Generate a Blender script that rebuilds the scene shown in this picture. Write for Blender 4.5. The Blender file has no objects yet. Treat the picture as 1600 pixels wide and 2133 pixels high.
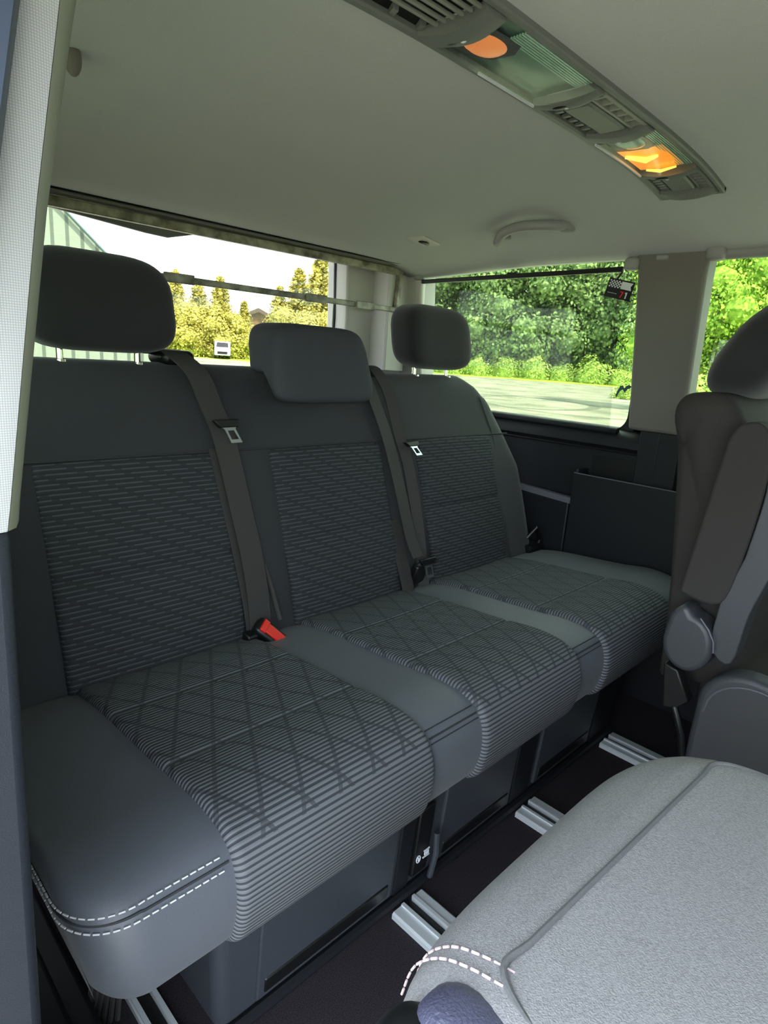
import bpy, math, random
import numpy as np
from mathutils import Vector, Matrix
# one scene unit is about 0.94 m: van interior, X across the van, Y towards the tailgate, Z up from the van floor
random.seed(4)
S = bpy.context.scene
COL = S.collection

# ------------------------------------------------------------------ camera, light, exposure
cd = bpy.data.cameras.new('camera'); cam = bpy.data.objects.new('camera', cd); COL.objects.link(cam)
Rm = [[0.7085185467591342, -0.12444768101270079, 0.6946324521564524],
      [-0.7024692957916778, -0.2183421355949507, 0.6773947152833277],
      [0.0673673316101284, -0.96790468875525, -0.24212012745191927]]
M = Matrix(((Rm[0][0], -Rm[0][1], -Rm[0][2], 0.0), (Rm[1][0], -Rm[1][1], -Rm[1][2], 0.0),
            (Rm[2][0], -Rm[2][1], -Rm[2][2], 1.0), (0, 0, 0, 1)))
cam.matrix_world = M
cd.sensor_fit = 'HORIZONTAL'; cd.sensor_width = 36; cd.lens = 1292.17 / 1600 * 36
cd.clip_start = 0.01; cd.clip_end = 600
S.camera = cam
S.view_settings.view_transform = 'Standard'; S.view_settings.look = 'None'
S.view_settings.gamma = 1; S.view_settings.use_curve_mapping = False
S.view_settings.exposure = 0.62
W = bpy.data.worlds.new('sky'); S.world = W; W.use_nodes = True
bg = W.node_tree.nodes['Background']
bg.inputs[0].default_value = (0.80, 0.90, 1.0, 1); bg.inputs[1].default_value = 6.0
sl = bpy.data.lights.new('sun', 'SUN'); sl.energy = 15.0; sl.angle = 0.02; sl.color = (1.0, 0.93, 0.78)
sun = bpy.data.objects.new('sun', sl); COL.objects.link(sun)
sd = Vector((0.02, 0.60, -0.90)).normalized()           # travelling direction of the light
sun.rotation_euler = sd.to_track_quat('-Z', 'Y').to_euler()
sun.location = (-5, -12, 20)
# daylight enters through the open sliding door and the front door window: sampling portals only
def portal(name, loc, rot, sx, sy):
    l = bpy.data.lights.new(name, 'AREA'); l.shape = 'RECTANGLE'; l.size = sx; l.size_y = sy
    l.cycles.is_portal = True
    o = bpy.data.objects.new(name, l); COL.objects.link(o); o.location = loc; o.rotation_euler = rot
portal('door_portal', (-0.07, -0.27, 0.60), (0, -math.pi / 2, 0), 1.3, 1.4)
portal('side_window_portal', (1.93, 1.2, 1.06), (0, math.pi / 2, 0), 0.5, 0.85)
portal('front_side_window_portal', (1.93, 0.1, 1.06), (0, math.pi / 2, 0), 0.5, 1.3)
portal('rear_window_portal', (0.955, 1.9, 1.1), (-math.pi / 2, 0, 0), 1.3, 0.5)
portal('windscreen_portal', (0.955, -2.5, 1.05), (math.pi / 2, 0, 0), 1.5, 0.6)

# ------------------------------------------------------------------ materials
def lin(c):
    return tuple((v / 255 / 12.92) if v / 255 <= 0.04045 else ((v / 255 + 0.055) / 1.055) ** 2.4 for v in c)
def mat(name, rgb, rough=0.6, metal=0.0, spec=0.5, noise=0.0, nscale=200, bump=0.0, bscale=400, rgb2=None, sheen=0.0):
    m = bpy.data.materials.new(name); m.use_nodes = True
    nt = m.node_tree; b = nt.nodes['Principled BSDF']
    c = rgb if isinstance(rgb[0], float) else lin(rgb)
    b.inputs['Base Color'].default_value = (*c, 1); b.inputs['Roughness'].default_value = rough
    b.inputs['Metallic'].default_value = metal; b.inputs['Specular IOR Level'].default_value = spec
    if sheen: b.inputs['Sheen Weight'].default_value = sheen
    tc = nt.nodes.new('ShaderNodeTexCoord')
    if noise or rgb2:
        n = nt.nodes.new('ShaderNodeTexNoise'); n.inputs['Scale'].default_value = nscale; n.inputs['Detail'].default_value = 4
        nt.links.new(tc.outputs['Object'], n.inputs['Vector'])
        r = nt.nodes.new('ShaderNodeValToRGB')
        c2 = lin(rgb2) if rgb2 else tuple(v * (1 + noise) for v in c)
        c1 = c if rgb2 else tuple(v * (1 - noise) for v in c)
        r.color_ramp.elements[0].position = 0.35; r.color_ramp.elements[1].position = 0.65
        r.color_ramp.elements[0].color = (*c1, 1); r.color_ramp.elements[1].color = (*c2, 1)
        nt.links.new(n.outputs['Fac'], r.inputs['Fac']); nt.links.new(r.outputs['Color'], b.inputs['Base Color'])
    if bump:
        n2 = nt.nodes.new('ShaderNodeTexNoise'); n2.inputs['Scale'].default_value = bscale; n2.inputs['Detail'].default_value = 3
        nt.links.new(tc.outputs['Object'], n2.inputs['Vector'])
        bp = nt.nodes.new('ShaderNodeBump'); bp.inputs['Strength'].default_value = bump; bp.inputs['Distance'].default_value = 0.002
        nt.links.new(n2.outputs['Fac'], bp.inputs['Height']); nt.links.new(bp.outputs['Normal'], b.inputs['Normal'])
    return m
class NT:
    def __init__(s, m): s.nt = m.node_tree
    def m(s, op, a, b=None, c=None):
        n = s.nt.nodes.new('ShaderNodeMath'); n.operation = op
        for i, v in enumerate((a, b, c)):
            if v is None: continue
            if isinstance(v, (int, float)): n.inputs[i].default_value = v
            else: s.nt.links.new(v, n.inputs[i])
        return n.outputs[0]
def ribbed(name, base, line, pitch=0.0118, dash=0.075, stag=0.018, diamonds=False, width=0.35):
    m = bpy.data.materials.new(name); m.use_nodes = True; nt = m.node_tree; h = NT(m)
    b = nt.nodes['Principled BSDF']; b.inputs['Roughness'].default_value = 0.8
    b.inputs['Specular IOR Level'].default_value = 0.4
    uv = nt.nodes.new('ShaderNodeUVMap'); sp = nt.nodes.new('ShaderNodeSeparateXYZ'); nt.links.new(uv.outputs[0], sp.inputs[0])
    u, v = sp.outputs[0], sp.outputs[1]
    r = h.m('DIVIDE', v, pitch)
    row = h.m('FLOOR', r); fr = h.m('FRACT', r)
    tri = h.m('ABSOLUTE', h.m('SUBTRACT', fr, 0.5))          # 0 at the middle of a rib
    stripe = h.m('LESS_THAN', tri, h.m('ADD', width / 2, h.m('MULTIPLY', h.m('GREATER_THAN', v, 0.54), 0.05))) if diamonds else h.m('LESS_THAN', tri, width / 2)
    if diamonds:
        a = h.m('FRACT', h.m('DIVIDE', h.m('ADD', u, h.m('MULTIPLY', v, 0.55)), 0.060))
        c = h.m('FRACT', h.m('DIVIDE', h.m('SUBTRACT', u, h.m('MULTIPLY', v, 0.55)), 0.062))
        g1 = h.m('MAXIMUM', h.m('GREATER_THAN', a, 0.11), h.m('GREATER_THAN', v, 0.56)); g2 = h.m('MAXIMUM', h.m('GREATER_THAN', c, 0.11), h.m('GREATER_THAN', v, 0.56))
        lineok = h.m('ADD', h.m('MULTIPLY', h.m('MULTIPLY', g1, g2), 0.72), 0.28)
    else:
        a = h.m('FRACT', h.m('DIVIDE', h.m('ADD', u, h.m('MULTIPLY', row, stag)), dash))
        lineok = h.m('ADD', h.m('MULTIPLY', h.m('GREATER_THAN', a, 0.2), 0.85), 0.15)
    mask = h.m('MULTIPLY', stripe, lineok)
    mx = nt.nodes.new('ShaderNodeMix'); mx.data_type = 'RGBA'
    mx.inputs[6].default_value = (*lin(base), 1); mx.inputs[7].default_value = (*lin(line), 1)
    nt.links.new(mask, mx.inputs[0]); nt.links.new(mx.outputs[2], b.inputs['Base Color'])
    hgt = h.m('SUBTRACT', 1.0, h.m('MULTIPLY', tri, 2.0))
    bp = nt.nodes.new('ShaderNodeBump'); bp.inputs['Strength'].default_value = 0.55; bp.inputs['Distance'].default_value = 0.003
    nt.links.new(h.m('ADD', h.m('MULTIPLY', hgt, 0.6), h.m('MULTIPLY', mask, 0.4)), bp.inputs['Height'])
    nt.links.new(bp.outputs['Normal'], b.inputs['Normal'])
    return m
def emit(name, rgb, strength):
    m = bpy.data.materials.new(name); m.use_nodes = True; b = m.node_tree.nodes['Principled BSDF']
    b.inputs['Base Color'].default_value = (*lin(rgb), 1); b.inputs['Emission Color'].default_value = (*lin(rgb), 1)
    b.inputs['Emission Strength'].default_value = strength; b.inputs['Roughness'].default_value = 0.3
    return m
def glass(name, tint, gloss=0.06, grough=0.0):
    m = bpy.data.materials.new(name); m.use_nodes = True; nt = m.node_tree
    for n in list(nt.nodes):
        if n.type == 'BSDF_PRINCIPLED': nt.nodes.remove(n)
    out = [n for n in nt.nodes if n.type == 'OUTPUT_MATERIAL'][0]
    t = nt.nodes.new('ShaderNodeBsdfTransparent'); t.inputs[0].default_value = (*tint, 1)
    g = nt.nodes.new('ShaderNodeBsdfGlossy'); g.inputs[0].default_value = (1, 1, 1, 1); g.inputs[1].default_value = grough
    mx = nt.nodes.new('ShaderNodeMixShader'); mx.inputs[0].default_value = gloss
    nt.links.new(t.outputs[0], mx.inputs[1]); nt.links.new(g.outputs[0], mx.inputs[2]); nt.links.new(mx.outputs[0], out.inputs[0])
    return m
def screen_mat(name, pitch=0.0032):
    m = bpy.data.materials.new(name); m.use_nodes = True; nt = m.node_tree; h = NT(m)
    b = nt.nodes['Principled BSDF']; b.inputs['Base Color'].default_value = (0.02, 0.022, 0.025, 1); b.inputs['Roughness'].default_value = 0.8
    out = [n for n in nt.nodes if n.type == 'OUTPUT_MATERIAL'][0]
    uv = nt.nodes.new('ShaderNodeUVMap'); sp = nt.nodes.new('ShaderNodeSeparateXYZ'); nt.links.new(uv.outputs[0], sp.inputs[0])
    a = h.m('ABSOLUTE', h.m('SUBTRACT', h.m('FRACT', h.m('DIVIDE', h.m('ADD', sp.outputs[0], sp.outputs[1]), pitch)), 0.5))
    c = h.m('ABSOLUTE', h.m('SUBTRACT', h.m('FRACT', h.m('DIVIDE', h.m('SUBTRACT', sp.outputs[0], sp.outputs[1]), pitch)), 0.5))
    hole = h.m('LESS_THAN', h.m('MAXIMUM', a, c), 0.42)
    t = nt.nodes.new('ShaderNodeBsdfTransparent'); mx = nt.nodes.new('ShaderNodeMixShader')
    nt.links.new(hole, mx.inputs[0]); nt.links.new(b.outputs[0], mx.inputs[1]); nt.links.new(t.outputs[0], mx.inputs[2])
    nt.links.new(mx.outputs[0], out.inputs[0])
    return m

MT = {}
MT['ceiling'] = mat('headliner fabric', (192, 194, 194), 0.95, spec=0.1, noise=0.03, nscale=400, bump=0.15)
MT['trim_shaded'] = mat('light grey trim', (118, 115, 109), 0.7, spec=0.3, bump=0.08, bscale=600)  # pillar trim with its shade darkened into the colour
MT['trim_lit'] = mat('pale tailgate trim', (205, 202, 196), 0.6, spec=0.3, bump=0.05, bscale=600)  # same trim, rear window light put into a paler colour
MT['jamb'] = mat('door jamb plastic', (36, 39, 48), 0.5, spec=0.4, noise=0.06, bump=0.15, bscale=900)
MT['handle'] = mat('grey handle plastic', (150, 150, 148), 0.5)
MT['console'] = mat('console plastic', (110, 113, 110), 0.5, noise=0.04)
MT['console_dark'] = mat('console recess', (7, 8, 8), 0.5)
MT['slat'] = mat('vent slat', (135, 138, 128), 0.5)
MT['dark'] = mat('dark plastic trim', (17, 19, 25), 0.55, spec=0.4, noise=0.06, bump=0.15, bscale=900)
MT['dark2'] = mat('bench plinth plastic', (58, 61, 68), 0.5, spec=0.4, noise=0.06, bump=0.15, bscale=900)
MT['black'] = mat('black plastic', (16, 17, 19), 0.4)
MT['carpet'] = mat('charcoal carpet', (54, 50, 55), 0.98, spec=0.05, noise=0.35, nscale=500, bump=0.8, bscale=700)
MT['fabric'] = mat('charcoal seat cloth', (44, 46, 50), 0.75, spec=0.35, noise=0.05, nscale=700, bump=0.25, bscale=1500, sheen=0.15)
MT['bolster'] = mat('smooth seat bolster cloth', (84, 88, 98), 0.5, spec=0.5, noise=0.05, nscale=700, bump=0.12, bscale=1500, sheen=0.1)
MT['headmid'] = mat('middle headrest cloth', (56, 58, 64), 0.75, spec=0.35, bump=0.2, bscale=1500)
MT['headfab'] = mat('black headrest cloth', (34, 33, 37), 0.85, spec=0.3, noise=0.08, nscale=700, bump=0.25, bscale=1500, sheen=0.25)
MT['rib_seat'] = ribbed('ribbed seat cloth', (54, 56, 63), (102, 105, 112), pitch=0.0068, diamonds=True, width=0.5)
MT['rib_back'] = ribbed('ribbed backrest cloth', (38, 41, 46), (70, 73, 78), pitch=0.0086, dash=0.062, stag=0.0155, width=0.3)
MT['backlight'] = mat('grey chair back cloth', (140, 139, 142), 0.9, spec=0.2, noise=0.14, nscale=420, bump=0.5, bscale=800)
MT['chairfab'] = mat('dark chair cloth', (54, 51, 50), 0.85, spec=0.2, noise=0.06, nscale=600, bump=0.25, bscale=1200)
MT['chairplastic'] = mat('grey chair plastic', (58, 60, 66), 0.45, spec=0.5, noise=0.03, bump=0.12, bscale=900)
MT['hinge'] = mat('blue grey hinge cover', (74, 75, 96), 0.38, spec=0.6, bump=0.6, bscale=420)
MT['webbing'] = mat('seat belt webbing', (60, 58, 58), 0.7, spec=0.3, noise=0.1, nscale=900)
MT['metal'] = mat('brushed metal', (200, 205, 208), 0.3, metal=1.0)
MT['alu'] = mat('anodised aluminium', (215, 220, 224), 0.42, metal=0.3)
MT['chrome'] = mat('chrome post', (225, 222, 200), 0.15, metal=1.0)
MT['red'] = mat('red buckle button', (228, 40, 32), 0.4)
MT['thread'] = mat('white stitching thread', (205, 205, 210), 0.8)
MT['pinkthread'] = mat('pinkish stitching thread', (215, 190, 195), 0.8)
MT['seam'] = mat('dark seam piping', (44, 46, 50), 0.8)
MT['piping'] = mat('grey piping', (92, 92, 94), 0.85, noise=0.1, nscale=500)
MT['white'] = mat('white print', (225, 228, 235), 0.6)
MT['frame'] = mat('scuffed blind frame', (96, 88, 74), 0.4, rgb2=(172, 168, 150), nscale=26)
MT['rubber'] = mat('door frame paint', (66, 76, 96), 0.4, noise=0.15, nscale=10)
MT['lens'] = glass('clear lamp lens', (0.85, 0.9, 0.88), 0.08, 0.1)
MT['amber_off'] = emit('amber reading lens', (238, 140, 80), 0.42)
MT['amber_on'] = emit('glowing amber bulb reflector', (255, 150, 40), 0.62)
MT['amber_hot'] = emit('bulb glow', (255, 205, 90), 1.1)
MT['reflector'] = mat('lamp reflector', (92, 116, 112), 0.3, metal=0.6)
MT['clearlens'] = mat('clear reading lens', (150, 168, 165), 0.25, metal=0.4)
MT['glass_rear'] = glass('rear window glass', (0.62, 0.62, 0.60), 0.03)
MT['glass_side'] = glass('side window glass', (0.64, 0.70, 0.60), 0.03)
MT['glass_clear'] = glass('door window glass', (0.60, 0.66, 0.56), 0.03)
MT['screen'] = screen_mat('blind mesh')
MT['bark'] = mat('bark', (110, 100, 84), 0.9, noise=0.3, nscale=5)
MT['birch'] = mat('birch bark', (215, 212, 200), 0.8, noise=0.2, nscale=4)
def leafmat(name, c1, c2, sc=2.2):
    m = mat(name, c1, 0.8, spec=0.2, rgb2=c2, nscale=sc)
    return m
MT['leafA'] = leafmat('broad leaves', (58, 84, 50), (152, 172, 112))
MT['leafB'] = leafmat('sunlit birch leaves', (96, 136, 42), (176, 200, 84), 5)
MT['leafC'] = leafmat('conifer needles', (132, 130, 64), (218, 208, 112))
MT['leafD'] = leafmat('undergrowth', (112, 140, 62), (172, 188, 100))
MT['leafE'] = leafmat('golden green hedge leaves', (130, 128, 58), (214, 206, 104))

# ------------------------------------------------------------------ mesh helpers
class MB:
    def __init__(s): s.v = []; s.f = []; s.uv = []; s.mi = []; s.cur = 0
    def face(s, idx, uv=None): s.f.append(tuple(idx)); s.uv.append(uv); s.mi.append(s.cur)
    def grid(s, P, n, m, uvf=None, closeu=False, closev=False, flip=False):
        b = len(s.v)
        for i in range(n):
            for j in range(m): s.v.append(tuple(P(i, j)))
        for i in range(n if closeu else n - 1):
            for j in range(m if closev else m - 1):
                i2 = (i + 1) % n; j2 = (j + 1) % m
                q = [b + i * m + j, b + i2 * m + j, b + i2 * m + j2, b + i * m + j2]
                u = [uvf(i, j), uvf(i + 1, j), uvf(i + 1, j + 1), uvf(i, j + 1)] if uvf else None
                if flip: q = q[::-1]; u = u[::-1] if u else None
                s.face(q, u)
        return b
    def loft(s, rings, caps=True, closeu=False):
        m = len(rings[0]); b = s.grid(lambda i, j: rings[i][j], len(rings), m, closeu=closeu, closev=True)
        if caps and not closeu:
            s.face([b + j for j in range(m)][::-1]); s.face([b + (len(rings) - 1) * m + j for j in range(m)])
        return s
    def box(s, x0, x1, y0, y1, z0, z1):
        b = len(s.v)
        for x in (x0, x1):
            for y in (y0, y1):
                for z in (z0, z1): s.v.append((x, y, z))
        for q in ((0, 1, 3, 2), (4, 6, 7, 5), (0, 4, 5, 1), (2, 3, 7, 6), (0, 2, 6, 4), (1, 5, 7, 3)): s.face([b + k for k in q])
        return s
    def hexa(s, p):          # 8 points: bottom four then top four
        b = len(s.v); s.v += [tuple(q) for q in p]
        for q in ((3, 2, 1, 0), (4, 5, 6, 7), (0, 1, 5, 4), (1, 2, 6, 5), (2, 3, 7, 6), (3, 0, 4, 7)): s.face([b + k for k in q])
        return s
    def prism(s, pts, vec):
        n = len(pts); b = len(s.v); vec = Vector(vec)
        s.v += [tuple(p) for p in pts] + [tuple(Vector(p) + vec) for p in pts]
        s.face([b + i for i in range(n)][::-1]); s.face([b + n + i for i in range(n)])
        for i in range(n):
            j = (i + 1) % n; s.face([b + i, b + j, b + n + j, b + n + i])
        return s
    def tube(s, pts, r, seg=8, closed=False):
        pts = [Vector(p) for p in pts]; n = len(pts); rings = []; up = None
        for i in range(n):
            a = pts[i - 1] if (i > 0 or closed) else pts[i]; c = pts[(i + 1) % n] if (i < n - 1 or closed) else pts[i]
            t = (c - a).normalized()
            if up is None: up = Vector((0, 0, 1)) if abs(t.z) < 0.9 else Vector((0, 1, 0))
            side = t.cross(up)
            if side.length < 1e-5: side = t.cross(Vector((1, 0.3, 0)))
            side.normalize(); up = side.cross(t).normalized()
            rr = r[i] if isinstance(r, (list, tuple)) else r
            rings.append([pts[i] + (side * math.cos(a2) + up * math.sin(a2)) * rr for a2 in [2 * math.pi * k / seg for k in range(seg)]])
        return s.loft(rings, caps=not closed, closeu=closed)
    def ribbon(s, pts, wdir, w, th, nrm):
        # flat strap: pts along it, width direction(s), thickness along nrm
        rings = []
        for i, p in enumerate(pts):
            p = Vector(p); wd = Vector(wdir[i] if isinstance(wdir[0], (tuple, list, Vector)) else wdir).normalized()
            nn = Vector(nrm[i] if isinstance(nrm[0], (tuple, list, Vector)) else nrm).normalized()
            ww = w[i] if isinstance(w, (list, tuple)) else w
            rings.append([p - wd * ww / 2 - nn * th / 2, p + wd * ww / 2 - nn * th / 2, p + wd * ww / 2 + nn * th / 2, p - wd * ww / 2 + nn * th / 2])
        return s.loft(rings)
    def ellipsoid(s, c, r, e=(1, 1), nu=24, nv=14, fn=None):
        # superellipsoid
        def sg(v, p): return math.copysign(abs(v) ** p, v)
        def P(i, j):
            a = 2 * math.pi * i / nu; b = -math.pi / 2 + math.pi * (j + 0.02) / (nv - 1 + 0.04)
            x = sg(math.cos(b), e[0]) * sg(math.cos(a), e[1]); y = sg(math.cos(b), e[0]) * sg(math.sin(a), e[1]); z = sg(math.sin(b), e[0])
            q = (c[0] + r[0] * x, c[1] + r[1] * y, c[2] + r[2] * z)
            return fn(q, (x, y, z)) if fn else q
        b0 = s.grid(P, nu, nv, closeu=True)
        s.face([b0 + i * nv for i in range(nu)][::-1]); s.face([b0 + i * nv + nv - 1 for i in range(nu)])
        return s
def link(name, mb, m, parent=None, smooth=True, bevel=0.0, bseg=2, angle=40, sub=0, sol=0.0, loc=None):
    me = bpy.data.meshes.new(name)
    base = Vector((0, 0, 0))
    if parent is not None:
        p = parent
        while p.parent: p = p.parent
        base = Vector(p.location)
    elif loc is not None: base = Vector(loc)
    vs = [tuple(Vector(v) - base) for v in mb.v]
    me.from_pydata(vs, [], mb.f)
    if any(u for u in mb.uv):
        uvl = me.uv_layers.new(name='UVMap'); k = 0
        for f, u in zip(mb.f, mb.uv):
            for q in range(len(f)):
                if u: uvl.data[k].uv = u[q]
                k += 1
    ms = m if isinstance(m, (list, tuple)) else [m]
    for x in ms: me.materials.append(MT[x] if isinstance(x, str) else x)
    if len(ms) > 1:
        for p_, i in zip(me.polygons, mb.mi): p_.material_index = i
    me.update()
    import bmesh
    bm = bmesh.new(); bm.from_mesh(me); bmesh.ops.recalc_face_normals(bm, faces=bm.faces); bm.to_mesh(me); bm.free()
    if smooth:
        me.shade_smooth(); me.set_sharp_from_angle(angle=math.radians(angle))
    o = bpy.data.objects.new(name, me); COL.objects.link(o)
    if parent is not None: o.parent = parent
    else: o.location = base
    if bevel:
        b = o.modifiers.new('bevel', 'BEVEL'); b.width = bevel; b.segments = bseg; b.limit_method = 'ANGLE'; b.angle_limit = math.radians(30)
        b.harden_normals = False
    if sub:
        q = o.modifiers.new('sub', 'SUBSURF'); q.levels = sub; q.render_levels = sub
    if sol:
        q = o.modifiers.new('sol', 'SOLIDIFY'); q.thickness = sol
    return o
def tag(o, label, cat, group=None, kind=None):
    if label: o['label'] = label
    if cat: o['category'] = cat
    if group: o['group'] = group
    if kind: o['kind'] = kind
    return o
def thing(name, label, cat, loc, group=None):
    o = bpy.data.objects.new(name, None); COL.objects.link(o); o.location = loc; o.empty_display_size = 0.05
    return tag(o, label, cat, group)
def struct(name, mb, m, label, **k):
    o = link(name, mb, m, **k); o['kind'] = 'structure'
    if o.parent is None: o['label'] = label; o['category'] = name.split('_')[0]
    return o
def lerp(a, b, t): return a + (b - a) * t
def interp(pts, x):
    if x <= pts[0][0]: return pts[0][1]
    for (x0, y0), (x1, y1) in zip(pts, pts[1:]):
        if x <= x1: return lerp(y0, y1, (x - x0) / (x1 - x0))
    return pts[-1][1]
def catmull(pts, n=6):
    out = []
    P = [pts[0]] + list(pts) + [pts[-1]]
    for i in range(1, len(P) - 2):
        p0, p1, p2, p3 = [np.array(q, float) for q in P[i - 1:i + 3]]
        for k in range(n):
            t = k / n
            out.append(tuple(0.5 * ((2 * p1) + (-p0 + p2) * t + (2 * p0 - 5 * p1 + 4 * p2 - p3) * t * t + (-p0 + 3 * p1 - 3 * p2 + p3) * t ** 3)))
    out.append(tuple(pts[-1])); return out
def ceil_z(x, y):
    a = .115 * min(1.0, abs(x - .955) / .845) ** 4
    t = min(1, max(0, (y - .75) / .95)); b = .105 * t * t * (3 - 2 * t)
    return 1.43 - (a ** 3 + b ** 3) ** (1 / 3)

# ------------------------------------------------------------------ van shell (the setting)
mb = MB(); mb.box(-0.02, 1.88, -2.5, 1.9, -0.06, 0.0)
struct('floor', mb, 'carpet', 'charcoal carpet covering the van floor', smooth=False)
mb = MB()
xs = [0.05 + 1.78 * i / 60 for i in range(61)]; ys = [-2.5 + 4.2 * j / 70 for j in range(71)]
mb.grid(lambda i, j: (xs[i], ys[j], ceil_z(xs[i], ys[j])), 61, 71)
struct('ceiling', mb, 'ceiling', 'pale grey fabric headliner curving down to the windows', sol=-0.02)
# roof skin (outside) keeps the light out
mb = MB(); mb.box(-0.02, 1.93, -2.55, 1.93, 1.47, 1.50)
struct('trim_1', mb, 'dark', 'outer roof panel above the headliner', smooth=False)

WB, WT = 0.822, 1.312           # side window sill and head
def xin(z): return interp([(0, 1.86), (0.82, 1.845), (1.32, 1.80), (1.5, 1.79)], z)
# far wall: lower skin, header, pillars
mb = MB(); mb.hexa([(1.87, -2.5, 0), (1.93, -2.5, 0), (1.93, 1.93, 0), (1.87, 1.93, 0), (1.86, -2.5, 0.80), (1.93, -2.5, .80), (1.93, 1.93, .80), (1.86, 1.93, .80)])
prof = [(1.93, 0.835), (1.90, 0.832), (1.862, 0.822), (1.848, 0.806), (1.846, 0.780), (1.862, 0.766), (1.866, 0.60), (1.93, 0.60)]
mb.prism([(x, -2.5, z) for x, z in prof], (0, 4.43, 0))
struct('wall_right', mb, 'dark', 'dark grey side wall panel below the far windows', angle=50)
mb = MB(); mb.box(1.822, 1.875, -2.5, 1.93, 1.322, 1.48); mb.box(1.875, 1.93, -2.5, 1.93, 1.352, 1.48)
struct('trim_2', mb, 'trim_shaded', 'grey header strip above the far side windows', bevel=0.006)
def pillar(name, y0b, y1b, y0t, y1t, label, zb=0.84, zt=1.36, dep=0.10, m='trim_shaded', over=0.012, bev=0.010):
    mb = MB(); rows = 10; rings = []
    for k in range(rows + 1):
        z = lerp(zb, zt, k / rows); t = k / rows; xi = xin(z) - over
        a = lerp(y0b, y0t, t); b = lerp(y1b, y1t, t)
        if t > 0.85:                     # flares out into the headliner
            q = ((t - 0.85) / 0.15) ** 2 * 0.022; a -= q; b += q
        rings.append([(xi, a + .012, z), (xi + 0.004, a, z), (xi + dep, a + 0.012, z), (xi + dep, b - 0.012, z), (xi + .004, b, z), (xi, b - .012, z)])
    mb.loft(rings)
    return struct(name, mb, m, label, bevel=bev, bseg=3)
pB = pillar('trim_3', 0.640, 0.800, 0.640, 0.832, 'pale grey pillar cover between the two far side windows')
mb = MB(); mb.box(xin(1.31) - 0.017, xin(1.31) - 0.008, 0.742, 0.776, 1.305, 1.318)
struct('pillar_badge', mb, 'handle', '', parent=pB, bevel=0.004)
pillar('trim_4', 1.635, 1.95, 1.640, 1.95, 'pale grey corner pillar between the far side window and the tailgate', m='trim_lit')
# dark lower pillar section
mb = MB(); mb.box(1.836, 1.93, 0.640, 0.760, 0.60, 0.842)
struct('trim_5', mb, 'dark', 'dark lower section of the pillar between the far windows', bevel=0.004)
# pillar ahead of the second window, and unseen side wall filled in to cut front daylight
mb = MB(); mb.box(1.86, 1.93, -2.5, -1.80, .8, 1.40); mb.box(1.86, 1.93, -1.26, -0.55, .8, 1.40); mb.box(1.81, 1.93, -0.62, -0.45, 0.8, 1.36); struct('trim_6', mb, 'trim_shaded', 'pale grey pillar cover ahead of the forward side window, with wall filled in to cut light', bevel=0.01)
# windows : frame ring + pane
def side_window(name, y0, y1, m, label, r=0.05, curved=True):
    x = 1.905
    mb = MB(); n = 8
    pts = []
    for (cy, cz, a0) in ((y1 - r, WT + .045 - r, 0), (y0 + r, WT + .045 - r, 90), (y0 + r, WB + 0.004 + r, 180), (y1 - r, WB + 0.004 + r, 270)):
        for k in range(n + 1):
            a = math.radians(a0 + 90 * k / n); pts.append((cy + r * math.cos(a), cz + r * math.sin(a)))
    outer = [(y + (0.09 if y > (y0 + y1) / 2 else -0.09), z + (0.09 if z > 1.05 else -0.09)) for y, z in pts]
    N = len(pts)
    mb.grid(lambda i, j: [(x - .012, *pts[j]), (x + .012, *pts[j]), (x + .012, *outer[j]), (x - .012, *outer[j])][i], 4, N, closeu=True, closev=True)
    o = struct(name, mb, 'black', label, angle=30)
    mb = MB(); mb.prism([(x - 0.002, *p) for p in pts], (0.004, 0, 0))
    struct('pane', mb, m, '', parent=o, smooth=False)
    return o
side_window('window_1', 0.830, 1.76, 'glass_side', 'tinted far side window next to the bench')
side_window('window_2', -0.50, 0.715, 'glass_clear', 'tinted far side window behind the grey chair headrest', r=0.04)
side_window('window_3', -1.7, -1.35, 'glass_clear', 'front side window at the driving seats', r=0.04)  # kept small so less daylight comes in from the front
# teal-tinted reveal lip below window 1
mb = MB()
pr = [(1.895, 0.824), (1.868, 0.834), (1.850, 0.822)]
mb.tube([(1.862, y, 0.826) for y in (0.84, 1.0, 1.3, 1.66)], 0.012, 10)
struct('trim_7', mb, 'dark', 'rounded dark sill lip under the far side window')
# tailgate wall (rear)
wx0, wx1, wz0, wz1 = 0.33, 1.583, 0.86, 1.40
mb = MB(); mb.box(0.05, 1.93, 1.86, 1.93, -0.05, wz0); o = struct('wall_rear', mb, 'dark', 'dark lower tailgate panel behind the bench', smooth=False)
mb = MB(); mb.box(-0.02, 1.93, 1.86, 1.93, wz1, 1.5)
struct('trim_8', mb, 'dark', 'dark upper edge of the tailgate opening', smooth=False)
mb = MB()
rings = []
for k in range(7):
    z = lerp(0.84, 1.42, k / 6); xi = 1.592 - 0.01 * abs(k - 3) / 3
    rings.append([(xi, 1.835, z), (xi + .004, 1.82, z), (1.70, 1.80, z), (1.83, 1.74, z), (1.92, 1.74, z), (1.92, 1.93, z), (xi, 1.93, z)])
mb.loft(rings); struct('trim_9', mb, 'trim_lit', 'pale grey tailgate corner trim right of the rear window', bevel=0.006)
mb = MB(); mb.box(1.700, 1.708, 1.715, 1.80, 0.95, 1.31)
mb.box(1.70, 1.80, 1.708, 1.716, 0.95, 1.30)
struct('trim_10', mb, 'trim_lit', 'grey recessed panel edge on the corner by the rear window', bevel=0.003)
mb = MB(); mb.box(0.0, 0.325, 1.80, 1.93, 0.84, 1.42); struct('trim_11', mb, 'trim_shaded', 'pale grey tailgate corner trim left of the rear window')
mb = MB(); y = 1.90
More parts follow.
